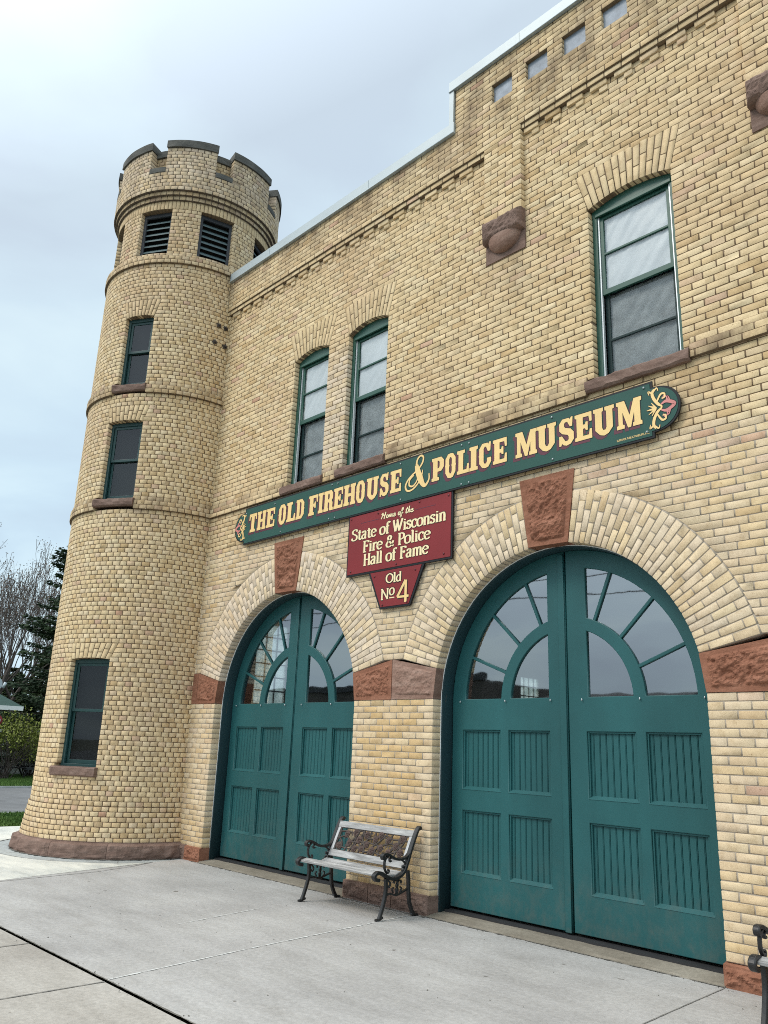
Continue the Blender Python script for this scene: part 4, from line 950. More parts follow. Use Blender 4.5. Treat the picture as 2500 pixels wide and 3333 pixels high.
# ------------------------------------------------------------------ signs
YS = -0.062                                      # face of the long sign
def strokes(mb, pts, w, y, closed=False, samples=10, taper=None, mi=0, pen=None, zstep=0.00012):
    """a painted stroke: Catmull-Rom through pts (x,z); w width or list of widths per point; pen=(thick,thin) broad-nib model"""
    P = [Vector((p[0], p[1])) for p in pts]; n = len(P)
    if isinstance(w, (int, float)): w = [w] * n
    pl = []; wl = []
    if n == 2: pl = P[:]; wl = list(w)
    else:
        for i in range(n - 1):
            p0, p1, p2, p3 = P[max(i - 1, 0)], P[i], P[i + 1], P[min(i + 2, n - 1)]
            for k in range(samples):
                t = k / samples
                pl.append(0.5 * ((2 * p1) + (p2 - p0) * t + (2 * p0 - 5 * p1 + 4 * p2 - p3) * t * t + (3 * p1 - p0 - 3 * p2 + p3) * t ** 3)); wl.append(w[i] + (w[i + 1] - w[i]) * t)
        pl.append(P[-1]); wl.append(w[-1])
    vs = []; m = len(pl)
    for i, p in enumerate(pl):
        d = pl[min(i + 1, m - 1)] - pl[max(i - 1, 0)]
        if d.length < 1e-9: d = Vector((1, 0))
        d.normalize(); nn_ = Vector((-d.y, d.x))
        ww = wl[i]
        if pen: ww = pen[1] + (pen[0] - pen[1]) * abs(d.y) ** 1.5; ww *= wl[i]
        mb.k = getattr(mb, 'k', 0) + 1
        yy = y - zstep * (mb.sn if hasattr(mb, 'sn') else 0)
        a = p + nn_ * ww / 2; b_ = p - nn_ * ww / 2; vs += [(a.x, yy, a.y), (b_.x, yy, b_.y)]
    mb.sn = getattr(mb, 'sn', 0) + 1
    mb.add(vs, [(2 * i, 2 * i + 1, 2 * i + 3, 2 * i + 2) for i in range(m - 1)], mi)
def sx(x): return x * (DD + YS) / DD
def sz(z): return 1.6 + (z - 1.6) * (DD + YS) / DD
GL = {
'T': [[(.15,0),(.85,0),(.85,.13),(.70,.16),(.70,.84),(.84,.82),(.87,.66),(1,.66),(1,1),(0,1),(0,.66),(.13,.66),(.16,.82),(.30,.84),(.30,.16),(.15,.13)]],
'H': [[(0,0),(.45,0),(.45,.13),(.38,.15),(.38,.42),(.62,.42),(.62,.15),(.55,.13),(.55,0),(1,0),(1,.13),(.93,.15),(.93,.85),(1,.87),(1,1),(.55,1),(.55,.87),(.62,.85),(.62,.57),(.38,.57),(.38,.85),(.45,.87),(.45,1),(0,1),(0,.87),(.07,.85),(.07,.15),(0,.13)]],
'E': [[(0,0),(1,0),(1,.36),(.87,.36),(.82,.15),(.48,.15),(.48,.42),(.6,.42),(.64,.34),(.76,.34),(.76,.66),(.64,.66),(.6,.57),(.48,.57),(.48,.85),(.82,.85),(.87,.64),(1,.64),(1,1),(0,1),(0,.87),(.1,.85),(.1,.15),(0,.13)]],
'F': [[(0,0),(.62,0),(.62,.13),(.5,.15),(.5,.42),(.62,.42),(.66,.34),(.78,.34),(.78,.66),(.66,.66),(.62,.57),(.5,.57),(.5,.85),(.82,.85),(.87,.62),(1,.62),(1,1),(0,1),(0,.87),(.1,.85),(.1,.15),(0,.13)]],
'O': [[(.25,-.02),(.5,-.05),(.75,-.02),(1,.2),(1,.44),(1.05,.5),(1,.56),(1,.8),(.75,1),(.5,1.02),(.25,1),(0,.8),(0,.56),(-.05,.5),(0,.44),(0,.2)],[(.44,.15),(.56,.15),(.63,.24),(.63,.44),(.59,.5),(.63,.56),(.63,.76),(.56,.85),(.44,.85),(.37,.76),(.37,.56),(.41,.5),(.37,.44),(.37,.24)]],
'L': [[(0,0),(1,0),(1,.38),(.86,.38),(.8,.15),(.52,.15),(.52,.85),(.66,.87),(.66,1),(0,1),(0,.87),(.12,.85),(.12,.15),(0,.13)]],
'D': [[(0,0),(.72,0),(1,.2),(1,.44),(1.05,.5),(1,.56),(1,.8),(.72,1),(0,1),(0,.87),(.1,.85),(.1,.15),(0,.13)],[(.46,.15),(.58,.15),(.65,.24),(.65,.76),(.58,.85),(.46,.85)]],
'I': [[(0,0),(1,0),(1,.13),(.83,.15),(.83,.85),(1,.87),(1,1),(0,1),(0,.87),(.17,.85),(.17,.15),(0,.13)]],
'R': [[(0,0),(.52,0),(.52,.13),(.44,.15),(.44,.42),(.53,.42),(.6,.34),(.6,.05),(.66,0),(1,0),(1,.13),(.94,.15),(.94,.38),(.84,.48),(.96,.6),(.96,.84),(.78,1),(0,1),(0,.87),(.08,.85),(.08,.15),(0,.13)],[(.44,.57),(.55,.57),(.6,.63),(.6,.79),(.55,.85),(.44,.85)]],
'U': [[(0,1),(0,.87),(.08,.85),(.08,.2),(.3,0),(.5,-.05),(.70,0),(.92,.2),(.92,.85),(1,.87),(1,1),(.55,1),(.55,.87),(.62,.85),(.62,.25),(.56,.16),(.46,.16),(.41,.25),(.41,.85),(.48,.87),(.48,1)]],
'S': [[(0,-.02),(.13,-.02),(.2,.07),(.3,0),(.5,-.04),(.78,0),(1,.16),(1,.42),(.8,.57),(.42,.65),(.36,.71),(.36,.81),(.42,.86),(.58,.86),(.74,.66),(.9,.66),(.95,1.02),(.83,1.02),(.76,.94),(.68,1),(.24,1),(.02,.84),(.02,.57),(.22,.44),(.58,.36),(.65,.29),(.65,.19),(.58,.14),(.42,.14),(.2,.36),(0,.36)]],
'C': [[(.25,0),(.5,-.04),(.78,0),(1,.2),(1,.37),(.65,.37),(.65,.23),(.57,.15),(.45,.15),(.37,.24),(.37,.76),(.45,.85),(.57,.85),(.72,.64),(.93,.64),(.97,1.02),(.85,1.02),(.77,.94),(.68,1),(.25,1),(0,.8),(0,.56),(-.05,.5),(0,.44),(0,.2)]],
'P': [[(0,0),(.62,0),(.62,.13),(.48,.15),(.48,.38),(.78,.38),(1,.54),(1,.84),(.78,1),(0,1),(0,.87),(.1,.85),(.1,.15),(0,.13)],[(.48,.53),(.58,.53),(.65,.6),(.65,.79),(.58,.85),(.48,.85)]],
'M': [[(0,0),(.31,0),(.31,.13),(.24,.15),(.24,.60),(.44,0),(.56,0),(.70,.52),(.70,.15),(.64,.13),(.64,0),(1,0),(1,.13),(.94,.15),(.94,.85),(1,.87),(1,1),(.70,1),(.52,.44),(.33,1),(0,1),(0,.87),(.07,.85),(.07,.15),(0,.13)]],
}
TXT = [('T',-9.925,-9.735),('H',-9.715,-9.50),('E',-9.485,-9.285),('O',-9.185,-9.02),('L',-8.998,-8.80),('D',-8.783,-8.605),('F',-8.50,-8.305),('I',-8.292,-8.190),('R',-8.175,-7.98),('E',-7.968,-7.785),('H',-7.765,-7.535),('O',-7.52,-7.36),('U',-7.325,-7.105),('S',-7.075,-6.92),('E',-6.89,-6.70),
       ('P',-6.19,-6.00),('O',-5.975,-5.82),('L',-5.797,-5.62),('I',-5.612,-5.49),('C',-5.470,-5.300),('E',-5.275,-5.085),('M',-4.968,-4.69),('U',-4.685,-4.45),('S',-4.415,-4.24),('E',-4.225,-4.03),('U',-4.012,-3.78),('M',-3.757,-3.49)]
SG = tag(empty('name_board', (0, 0, 0)), 'long green board with gold lettering and rounded ends across the brick front', 'sign')
def board_outline(g):
    zb, zt = 4.447 + g, 5.018 - g; L, Rr = -10.055 + g, -3.378 - g; lo, hi = 4.502 + g * 0.6, 4.952 - g * 0.6; nn2 = 18
    right = [(Rr + (0.268) * math.sin(math.pi * i / nn2) ** 0.85, lo + (hi - lo) * (1 - math.cos(math.pi * i / nn2)) / 2) for i in range(nn2 + 1)]
    left = [(L - (0.25) * math.sin(math.pi * i / nn2) ** 0.85, hi - (hi - lo) * (1 - math.cos(math.pi * i / nn2)) / 2) for i in range(nn2 + 1)]
    o = [(L, zb), (Rr, zb)] + right + [(Rr, zt), (L, zt)] + left
    return [(sx(x), sz(z)) for x, z in o]
plate('backing_board', [board_outline(0)], YS + 0.004, 0.022, 'edge', SG, 0.002)
plate('face_panel', [board_outline(0.022)], YS, 0.0038, 'sign_green', SG)
Z0, HH = 4.615, 0.283
def letter_polys(ch, x0, x1, dx=0, dz=0):
    return [[(sx(x0 + p[0] * (x1 - x0) + dx), sz(Z0 + p[1] * HH + dz)) for p in pl] for pl in GL[ch]]
def offset_plate_mesh(polys, y, off):
    cu = bpy.data.curves.new('tmp', 'CURVE'); cu.dimensions = '2D'; cu.fill_mode = 'BOTH'
    for pl in polys:
        sp = cu.splines.new('POLY'); sp.points.add(len(pl) - 1)
        for p, q in zip(sp.points, pl): p.co = (q[0], q[1], 0, 1)
        sp.use_cyclic_u = True
    cu.offset = off
    ob = bpy.data.objects.new('tmp', cu); COL.objects.link(ob); dg = bpy.context.evaluated_depsgraph_get(); me = bpy.data.meshes.new_from_object(ob.evaluated_get(dg))
    bpy.data.objects.remove(ob); bpy.data.curves.remove(cu); me.materials.clear()
    me.transform(Matrix(((1, 0, 0, 0), (0, 0, -1, y), (0, 1, 0, 0), (0, 0, 0, 1)))); return me
for ch, a, c in TXT:
    le = link('letter', offset_plate_mesh(letter_polys(ch, a, c), YS - 0.0030, 0), 'gold', SG)
    link('letter_outline', offset_plate_mesh(letter_polys(ch, a, c), YS - 0.0022, 0.0065), 'edge', le)
    link('letter_shadow', offset_plate_mesh(letter_polys(ch, a, c, -0.030, -0.030), YS - 0.0012, 0.004), 'maroon', le)
# swash ampersand
b = MB(); o = MB(); X = lambda u: sx(-6.61 + u * 0.375); Zz = lambda v: sz(4.60 + v * 0.375)
amp = [([(1.0,.36),(1.0,.16),(.86,.0),(.74,.06),(.62,.28),(.50,.56),(.44,.76)], [.016,.022,.036,.060,.088,.080,.05]),
       ([(.44,.76),(.48,.94),(.62,1.04),(.74,.96),(.70,.78),(.52,.60),(.26,.46),(.05,.30),(-.03,.12),(.06,-.03),(.28,-.03),(.52,.12),(.68,.36),(.72,.54)], [.03,.024,.022,.024,.024,.022,.022,.024,.026,.024,.022,.02,.018,.012]),
       ([(.34,.44),(.16,.32),(.14,.14),(.30,.08),(.46,.20),(.54,.40)], [.012,.020,.022,.020,.018,.012])]
for pts, w in amp:
    q = [(X(u), Zz(v)) for u, v in pts]; strokes(b, q, w, YS - 0.0030); strokes(o, q, [k + 0.013 for k in w], YS - 0.0014)
am = b.build('ampersand', 'gold', SG); o.build('letter_outline', 'edge', am)
# scroll ornaments at both ends
def ornament(cx, sgn):
    g, p, o = MB(), MB(), MB()
    f = lambda u, v: (sx(cx + sgn * u * 0.19), sz(4.727 + v * 0.205))
    gs = [([(.0,.95),(-.12,.78),(-.05,.5),(.15,.2),(.35,.0),(.1,-.2),(-.08,-.5),(-.12,-.78),(.0,-.95)], [.02,.028,.03,.028,.014,.028,.03,.028,.02]),
          ([(-.12,.78),(-.32,.9),(-.28,.72)], [.02,.014,.006]), ([(-.12,.78),(.12,.98),(.2,.82)], [.02,.014,.006]), ([(-.12,-.78),(-.32,-.9),(-.28,-.72)], [.02,.014,.006]), ([(-.12,-.78),(.12,-.98),(.2,-.82)], [.02,.014,.006]),
          ([(.1,.3),(.32,.62),(.52,.6),(.5,.42),(.36,.42)], [.014,.02,.018,.014,.008]), ([(.1,-.3),(.32,-.62),(.52,-.6),(.5,-.42),(.36,-.42)], [.014,.02,.018,.014,.008]),
          ([(.05,0),(-.45,0)], [.03,.006]), ([(.05,0),(-.35,.22)], [.024,.006]), ([(.05,0),(-.35,-.22)], [.024,.006]), ([(.05,0),(-.18,.32)], [.02,.006]), ([(.05,0),(-.18,-.32)], [.02,.006])]
    ps = [([(.3,.12),(.6,.22),(1.0,0),(.6,-.22),(.3,-.12)], [.012,.03,.034,.03,.012]), ([(.62,.2),(.66,.42),(.8,.2)], [.016,.02,.006]), ([(.62,-.2),(.66,-.42),(.8,-.2)], [.016,.02,.006]), ([(.4,.36),(.5,.5),(.62,.42)], [.008,.02,.008]), ([(.4,-.36),(.5,-.5),(.62,-.42)], [.008,.02,.008])]
    for (mb, L) in ((g, gs), (p, ps)):
        for pts, w in L: q = [f(*t) for t in pts]; strokes(mb, q, w, YS - 0.003, samples=6); strokes(o, q, [k + 0.010 for k in w], YS - 0.0013, samples=6)
    oo = g.build('scroll_ornament', 'gold', SG); p.build('flower', 'pink', oo); o.build('letter_outline', 'edge', oo)
ornament(-10.085, -1); ornament(-3.355, 1)
# the small owner's line
cu = bpy.data.curves.new('tmp', 'FONT'); cu.body = 'SUPERIOR PUBLIC MUSEUMS, INC.'; cu.size = 0.029; cu.offset = 0.0004
ob = bpy.data.objects.new('tmp', cu); COL.objects.link(ob); me = bpy.data.meshes.new_from_object(ob.evaluated_get(bpy.context.evaluated_depsgraph_get())); bpy.data.objects.remove(ob); me.materials.clear()
wmax = max(v.co.x for v in me.vertices); k_ = 0.335 / wmax
me.transform(Matrix(((k_, 0, 0, sx(-3.765)), (0, 0, -1, YS - 0.002), (0, 1, 0, sz(4.498)), (0, 0, 0, 1)))); link('owner_line', me, 'gold', SG)
for (x, z) in [(-8.02, 4.97), (-7.90, 4.965), (-8.05, 4.50), (-7.93, 4.495), (-6.72, 4.965), (-6.70, 4.50), (-5.73, 4.96), (-5.62, 4.96), (-5.73, 4.49), (-5.62, 4.49), (-4.50, 4.96), (-4.50, 4.50), (-3.46, 4.97), (-3.45, 4.52), (-9.30, 4.95), (-9.12, 4.50), (-10.02, 4.93)]:
    b = MB(); b.tube([(sx(x), YS + 0.001, sz(z)), (sx(x), YS - 0.006, sz(z)), (sx(x), YS - 0.009, sz(z))], [0.013, 0.013, 0.006], 8); b.build('screw', 'screw', SG)
for x in (-7.96, -5.675):                        # butt joints between the three boards
    b = MB(); b.box(sx(x) - 0.002, sx(x) + 0.002, YS - 0.0006, YS + 0.001, sz(4.47), sz(4.996)); b.build('board_joint', 'green_dark', SG)

# ---- red plaques
YP = -0.050
px_ = lambda x: x * (DD + YP) / DD
pz_ = lambda z: 1.6 + (z - 1.6) * (DD + YP) / DD
GLY = {  # nib strokes on an em with x-height .68, cap 1; (advance, strokes)
'S': (.62, [[(.52,.80),(.50,.96),(.30,1.0),(.10,.86),(.14,.66),(.36,.52),(.54,.34),(.50,.10),(.28,0),(.08,.06),(.05,.24)]]),
't': (.42, [[(.2,.86),(.2,.3),(.2,.12),(.28,.0),(.4,.06)], [(.02,.66),(.38,.66)]]),
'a': (.56, [[(.1,.54),(.16,.66),(.3,.68),(.4,.58),(.4,.1),(.5,.0)], [(.4,.42),(.2,.36),(.06,.2),(.12,.02),(.26,.02),(.4,.16)]]),
'e': (.54, [[(.08,.36),(.46,.40),(.44,.58),(.28,.68),(.1,.56),(.06,.3),(.14,.06),(.3,0),(.48,.12)]]),
'o': (.58, [[(.28,.68),(.08,.54),(.06,.22),(.16,.03),(.3,0),(.48,.12),(.52,.42),(.44,.62),(.28,.68)]]),
'f': (.40, [[(.44,.92),(.36,1.02),(.22,.96),(.18,.8),(.18,.0)], [(.02,.64),(.36,.64)], [(.06,.0),(.32,.0)]]),
'W': (.96, [[(.04,1.0),(.24,.0)], [(.24,.0),(.46,.9)], [(.40,1.0),(.60,.0)], [(.60,.0),(.88,1.0)], [(0,1.0),(.16,1.0)], [(.36,1.0),(.5,1.0)], [(.78,1.0),(.96,1.0)]]),
'i': (.32, [[(.16,.66),(.16,.0)], [(.04,.64),(.16,.66)], [(.04,.0),(.28,.0)], [(.155,.80),(.165,.90)]]),
's': (.46, [[(.38,.52),(.34,.66),(.2,.68),(.08,.56),(.14,.42),(.32,.30),(.38,.14),(.26,.0),(.1,.02),(.05,.16)]]),
'c': (.50, [[(.44,.52),(.40,.64),(.26,.68),(.1,.56),(.06,.3),(.14,.06),(.3,0),(.46,.12)]]),
'n': (.62, [[(.14,.66),(.14,.0)], [(.14,.5),(.26,.66),(.40,.66),(.47,.5),(.47,.0)], [(.03,.0),(.25,.0)], [(.36,.0),(.58,.0)], [(.03,.65),(.14,.66)]]),
'F': (.60, [[(.16,1.0),(.16,.0)], [(.03,1.0),(.54,1.0)], [(.54,1.0),(.54,.84)], [(.16,.54),(.42,.54)], [(.42,.64),(.42,.44)], [(.03,.0),(.34,.0)]]),
'r': (.44, [[(.14,.66),(.14,.0)], [(.14,.48),(.26,.66),(.38,.66),(.40,.56)], [(.03,.0),(.28,.0)], [(.03,.65),(.14,.66)]]),
'&': (.74, [[(.70,.02),(.48,.28),(.24,.60),(.18,.84),(.32,1.0),(.46,.88),(.42,.70),(.20,.50),(.05,.26),(.12,.04),(.32,.0),(.54,.16),(.66,.46)], [(.54,.46),(.74,.46)]]),
'P': (.60, [[(.16,1.0),(.16,.0)], [(.03,1.0),(.36,1.0),(.54,.86),(.52,.6),(.36,.48),(.16,.48)], [(.03,.0),(.32,.0)]]),
'l': (.31, [[(.15,1.04),(.15,.0)], [(.03,1.0),(.15,1.04)], [(.03,.0),(.28,.0)]]),
'H': (.74, [[(.15,1.0),(.15,.0)], [(.58,1.0),(.58,.0)], [(.15,.52),(.58,.52)], [(.03,1.0),(.28,1.0)], [(.46,1.0),(.70,1.0)], [(.03,.0),(.28,.0)], [(.46,.0),(.70,.0)]]),
'm': (.92, [[(.14,.66),(.14,.0)], [(.14,.5),(.26,.66),(.38,.66),(.45,.5),(.45,.0)], [(.45,.5),(.57,.66),(.69,.66),(.76,.5),(.76,.0)], [(.03,.0),(.25,.0)], [(.36,.0),(.55,.0)], [(.67,.0),(.87,.0)], [(.03,.65),(.14,.66)]]),
'O': (.84, [[(.42,1.0),(.14,.82),(.06,.5),(.14,.18),(.42,.0),(.70,.18),(.78,.5),(.70,.82),(.42,1.0)]]),
'd': (.62, [[(.48,1.04),(.48,.1),(.56,.02)], [(.48,.54),(.36,.68),(.18,.62),(.06,.34),(.14,.06),(.28,.0),(.48,.16)], [(.38,1.0),(.48,1.04)]]),
'N': (.86, [[(.14,.0),(.14,1.0)], [(.14,1.0),(.72,.0)], [(.72,.0),(.72,1.0)], [(.02,1.0),(.18,1.0)], [(.62,1.0),(.82,1.0)], [(.04,.0),(.26,.0)]]),
'4': (.66, [[(.48,.0),(.48,1.0)], [(.46,1.0),(.04,.28)], [(.04,.27),(.64,.27)]]),
}
SCR = {  # connected brush script
'H': (.78, [[(.22,.95),(.18,.5),(.06,.0)], [(.62,1.0),(.56,.5),(.50,.0),(.62,.05)], [(.0,.72),(.2,.86),(.3,.56),(.56,.54),(.7,.6)]]), 'o': (.40, [[(.3,.46),(.12,.44),(.06,.16),(.2,.0),(.34,.2),(.28,.46),(.42,.38)]]),
'm': (.66, [[(.04,.44),(.08,.0)], [(.08,.2),(.24,.46),(.28,.0)], [(.28,.2),(.46,.46),(.50,.06),(.64,.1)]]), 'e': (.40, [[(.04,.2),(.26,.28),(.24,.46),(.08,.36),(.1,.04),(.26,.0),(.42,.16)]]),
'f': (.40, [[(.04,.2),(.3,.7),(.3,.98),(.18,.9),(.12,.2),(.04,-.36),(.16,-.3),(.2,.1),(.4,.24)]]), 't': (.34, [[(.24,.9),(.12,.3),(.16,.0),(.34,.12)], [(.02,.6),(.34,.64)]]), 'h': (.46, [[(.2,1.0),(.06,.0)], [(.08,.2),(.24,.46),(.32,.36),(.30,.04),(.46,.12)]]), ' ': (.30, []),
}
def lettering(parent, name, text, x0, x1, zb, hgt, font, pen, mat, outline=0.012, slant=0.0, y=None):
    y = YP - 0.003 if y is None else y
    adv = sum((font[c][0] if c in font else 0.34) for c in text); k = (x1 - x0) / adv; x = x0; g, o = MB(), MB()
    for c in text:
        if c not in font: x += 0.34 * k; continue
        a, st = font[c]
        for pts in st:
            q = [(px_(x + (p[0] + slant * p[1]) * k), pz_(zb + p[1] * hgt)) for p in pts]
            strokes(g, q, 1.0, y, pen=pen, samples=5, zstep=0.00004); strokes(o, q, 1.0, y + 0.0012, pen=(pen[0] + outline, pen[1] + outline), samples=5, zstep=0.00002)
        x += a * k
    t = g.build(name, mat, parent); o.build('letter_outline', 'edge', t); return t
PL = tag(empty('hall_of_fame_plaque', (0, 0, 0)), 'large red rectangular plaque reading Hall of Fame, below the long green board', 'sign')
def prect(x0, x1, z0, z1): return [(px_(x0), pz_(z0)), (px_(x1), pz_(z0)), (px_(x1), pz_(z1)), (px_(x0), pz_(z1))]
plate('backing_board', [prect(-7.645, -5.858, 3.655, 4.442)], YP + 0.004, 0.024, 'edge', PL, 0.002)
plate('face_panel', [prect(-7.622, -5.882, 3.680, 4.436)], YP, 0.0038, 'sign_red', PL)
lettering(PL, 'script_line', 'Home of the', -7.035, -6.475, 4.312, 0.080, SCR, (0.017, 0.011), 'cream', 0.008, 0.12)
lettering(PL, 'text_line', 'State of Wisconsin', -7.565, -5.950, 4.115, 0.140, GLY, (0.034, 0.013), 'cream')
lettering(PL, 'text_line', 'Fire & Police', -7.345, -6.190, 3.938, 0.138, GLY, (0.034, 0.013), 'cream')
lettering(PL, 'text_line', 'Hall of Fame', -7.325, -6.215, 3.766, 0.138, GLY, (0.034, 0.013), 'cream')
b = MB(); b.box(px_(-7.406), px_(-7.06), YP - .001, YP + .0005, pz_(4.320), pz_(4.327)); b.box(px_(-6.455), px_(-6.119), YP - .001, YP + .0005, pz_(4.322), pz_(4.329)); b.build('rule_line', 'maroon', PL)
for (x, z) in [(-7.59, 4.405), (-7.09, 4.40), (-6.38, 4.41), (-5.92, 4.40), (-7.56, 3.715), (-6.74, 3.71), (-5.98, 3.725)]:
    b = MB(); b.tube([(px_(x), YP + 0.001, pz_(z)), (px_(x), YP - 0.006, pz_(z)), (px_(x), YP - 0.009, pz_(z))], [0.012, 0.012, 0.006], 8); b.build('screw', 'redscrew', PL)
P4 = tag(empty('number_plaque', (0, 0, 0)), 'small red tapering plaque with Old No 4, hanging under the larger red plaque', 'sign')
tr_ = [(-7.005, 3.190), (-6.498, 3.190), (-6.285, 3.653), (-7.222, 3.653)]
plate('backing_board', [[(px_(x), pz_(z)) for x, z in tr_]], YP + 0.004, 0.024, 'edge', P4, 0.002)
plate('face_panel', [[(px_(x), pz_(z)) for x, z in [(-6.985, 3.214), (-6.516, 3.214), (-6.322, 3.650), (-7.186, 3.650)]]], YP, 0.0038, 'sign_red', P4)
lettering(P4, 'text_line', 'Old', -6.905, -6.640, 3.497, 0.108, GLY, (0.026, 0.011), 'cream', 0.020)
lettering(P4, 'text_line', 'N', -6.985, -6.845, 3.302, 0.125, GLY, (0.024, 0.012), 'cream', 0.018)
lettering(P4, 'text_line', 'o', -6.840, -6.750, 3.345, 0.120, GLY, (0.024, 0.012), 'cream', 0.018)
b = MB(); b.box(px_(-6.838), px_(-6.752), YP - .002, YP + .0005, pz_(3.306), pz_(3.317)); b.build('rule_line', 'cream', P4)
lettering(P4, 'numeral', '4', -6.715, -6.510, 3.235, 0.262, GLY, (0.038, 0.026), 'gold', 0.020)
for (x, z) in [(-7.11, 3.60), (-6.42, 3.60), (-6.955, 3.235), (-6.545, 3.235)]:
    b = MB(); b.tube([(px_(x), YP + 0.001, pz_(z)), (px_(x), YP - 0.006, pz_(z)), (px_(x), YP - 0.009, pz_(z))], [0.012, 0.012, 0.006], 8); b.build('screw', 'redscrew', P4)

# ------------------------------------------------------------------ benches
def crom(pts, n=7):
    P = [Vector(p) for p in pts]; out = []
    for i in range(len(P) - 1):
        p0, p1, p2, p3 = P[max(i - 1, 0)], P[i], P[i + 1], P[min(i + 2, len(P) - 1)]
        for k in range(n):
            t = k / n; out.append(0.5 * ((2 * p1) + (p2 - p0) * t + (2 * p0 - 5 * p1 + 4 * p2 - p3) * t * t + (3 * p1 - p0 - 3 * p2 + p3) * t ** 3))
    out.append(P[-1]); return out
BX0, BX1 = -0.60, 0.60
def bench():
    root = empty('park_bench')
    def bar(mb, x, yz, w, thick):              # cast bar: flat section, wide in x
        pts = crom([(x, y, z) for y, z in yz]); rad = []
        n = len(pts)
        vs = []; fs = []
        for i, p in enumerate(pts):
            d = pts[min(i + 1, n - 1)] - pts[max(i - 1, 0)]; d.normalize(); nr = Vector((0, -d.z, d.y))
            t = thick if isinstance(thick, (int, float)) else thick[0] + (thick[1] - thick[0]) * i / (n - 1)
            for (sx_, sn) in ((-1, -.7), (-.7, -1), (.7, -1), (1, -.7), (1, .7), (.7, 1), (-.7, 1), (-1, .7)): vs.append(p + Vector((sx_ * w / 2, 0, 0)) + nr * sn * t / 2)
        for i in range(n - 1):
            for k in range(8): fs.append((i * 8 + k, (i + 1) * 8 + k, (i + 1) * 8 + (k + 1) % 8, i * 8 + (k + 1) % 8))
        fs += [tuple(range(8)), tuple((n - 1) * 8 + 7 - k for k in range(8))]
        mb.add(vs, fs, 0)
    for x in (BX0, BX1):
        fr = MB(); W_ = 0.044
        bar(fr, x, [(-.565,.365),(-.610,.375),(-.628,.405),(-.590,.432),(-.535,.425),(-.46,.390),(-.38,.367),(-.29,.378),(-.22,.425),(-.175,.51),(-.135,.61),(-.085,.72),(-.045,.795),(-.015,.828),(.005,.815)], W_ + .006, 0.034)
        ends = fr.build('end_frame', 'iron', root)
        lg = MB(); bar(lg, x, [(-.47,.375),(-.462,.30),(-.470,.22),(-.500,.12),(-.525,.055),(-.545,.012)], 0.034, (0.034, 0.034)); bar(lg, x, [(-.50,.03),(-.545,.016),(-.585,.010)], 0.034, 0.022); lg.build('leg', 'iron', root)
        lg = MB(); bar(lg, x, [(-.165,.43),(-.150,.34),(-.145,.24),(-.130,.14),(-.095,.06),(-.060,.012)], 0.034, 0.036); bar(lg, x, [(-.10,.03),(-.055,.016),(-.010,.010)], 0.034, 0.022); lg.build('leg', 'iron', root)
        ar = MB()
        bar(ar, x, [(-.155,.585),(-.20,.553),(-.28,.540),(-.36,.553),(-.44,.590),(-.495,.600),(-.525,.585),(-.520,.560),(-.498,.562)], W_, 0.026)
        bar(ar, x, [(-.445,.585),(-.488,.54),(-.490,.47),(-.455,.425),(-.432,.437),(-.440,.458)], 0.026, 0.018)
        bar(ar, x, [(-.40,.565),(-.425,.545),(-.418,.525),(-.400,.533)], 0.024, 0.013); bar(ar, x, [(-.26,.535),(-.205,.50),(-.20,.45),(-.225,.425),(-.245,.44)], 0.024, 0.015); bar(ar, x, [(-.215,.47),(-.24,.462),(-.236,.482)], 0.022, 0.012)
        ar.build('armrest', 'iron', root)
        br = MB()
        bar(br, x, [(-.470,.225),(-.40,.232),(-.32,.214),(-.235,.236),(-.148,.262)], 0.026, 0.018)
        bar(br, x, [(-.315,.214),(-.322,.262),(-.300,.30),(-.318,.345),(-.35,.345),(-.352,.322)], 0.022, 0.014); bar(br, x, [(-.315,.214),(-.300,.262),(-.318,.30),(-.285,.345),(-.255,.338),(-.262,.316)], 0.022, 0.014)
        bar(br, x, [(-.36,.24),(-.375,.27),(-.355,.285)], 0.02, 0.012); bar(br, x, [(-.262,.24),(-.245,.268),(-.268,.285)], 0.02, 0.012)
        bar(br, x, [(-.44,.36),(-.405,.325),(-.42,.292),(-.44,.305)], 0.022, 0.014); bar(br, x, [(-.465,.34),(-.43,.30)], 0.02, 0.012)
        br.build('brace', 'iron', root)
    xa, xb = BX0 + 0.018, BX1 - 0.018
    for (y, z, tilt) in ((-.565, .410, .22), (-.470, .402, -.22), (-.372, .384, -.06), (-.275, .394, .3)):
        b = MB(); b.box(xa, xb, -0.042, 0.042, -0.011, 0.011, 0, 0.004); me = b.mesh('seat_slat'); me.transform(Matrix.Translation((0, y, z + 0.008)) @ Matrix.Rotation(tilt, 4, 'X')); link('seat_slat', me, 'slat', root)
    back = Matrix.Translation((0, -0.195, 0.475)) @ Matrix.Rotation(R_(-24.5), 4, 'X')   # plane of the back, v up along it
    def bk(mb, name, mat, parent): me = mb.mesh(name); me.transform(back); return link(name, me, mat, parent)
    b = MB(); b.box(xa, xb, -0.014, 0.010, -0.035, 0.035, 0, 0.004); bk(b, 'back_rail', 'slat', root)
    b = MB(); b.box(xa, xb, -0.014, 0.010, 0.285, 0.352, 0, 0.004); bk(b, 'back_rail', 'slat', root)
    for (p, q) in ((xa, xa + 0.042), (xb - 0.042, xb)):
        b = MB(); b.box(p, q, -0.012, 0.008, 0.036, 0.284, 0, 0.003); bk(b, 'back_stile', 'stile', root)
    # cast panel of climbing roses
    rr = random.Random(5); pa, pb, z0, z1 = xa + 0.044, xb - 0.044, 0.036, 0.284
    b = MB(); br_ = []
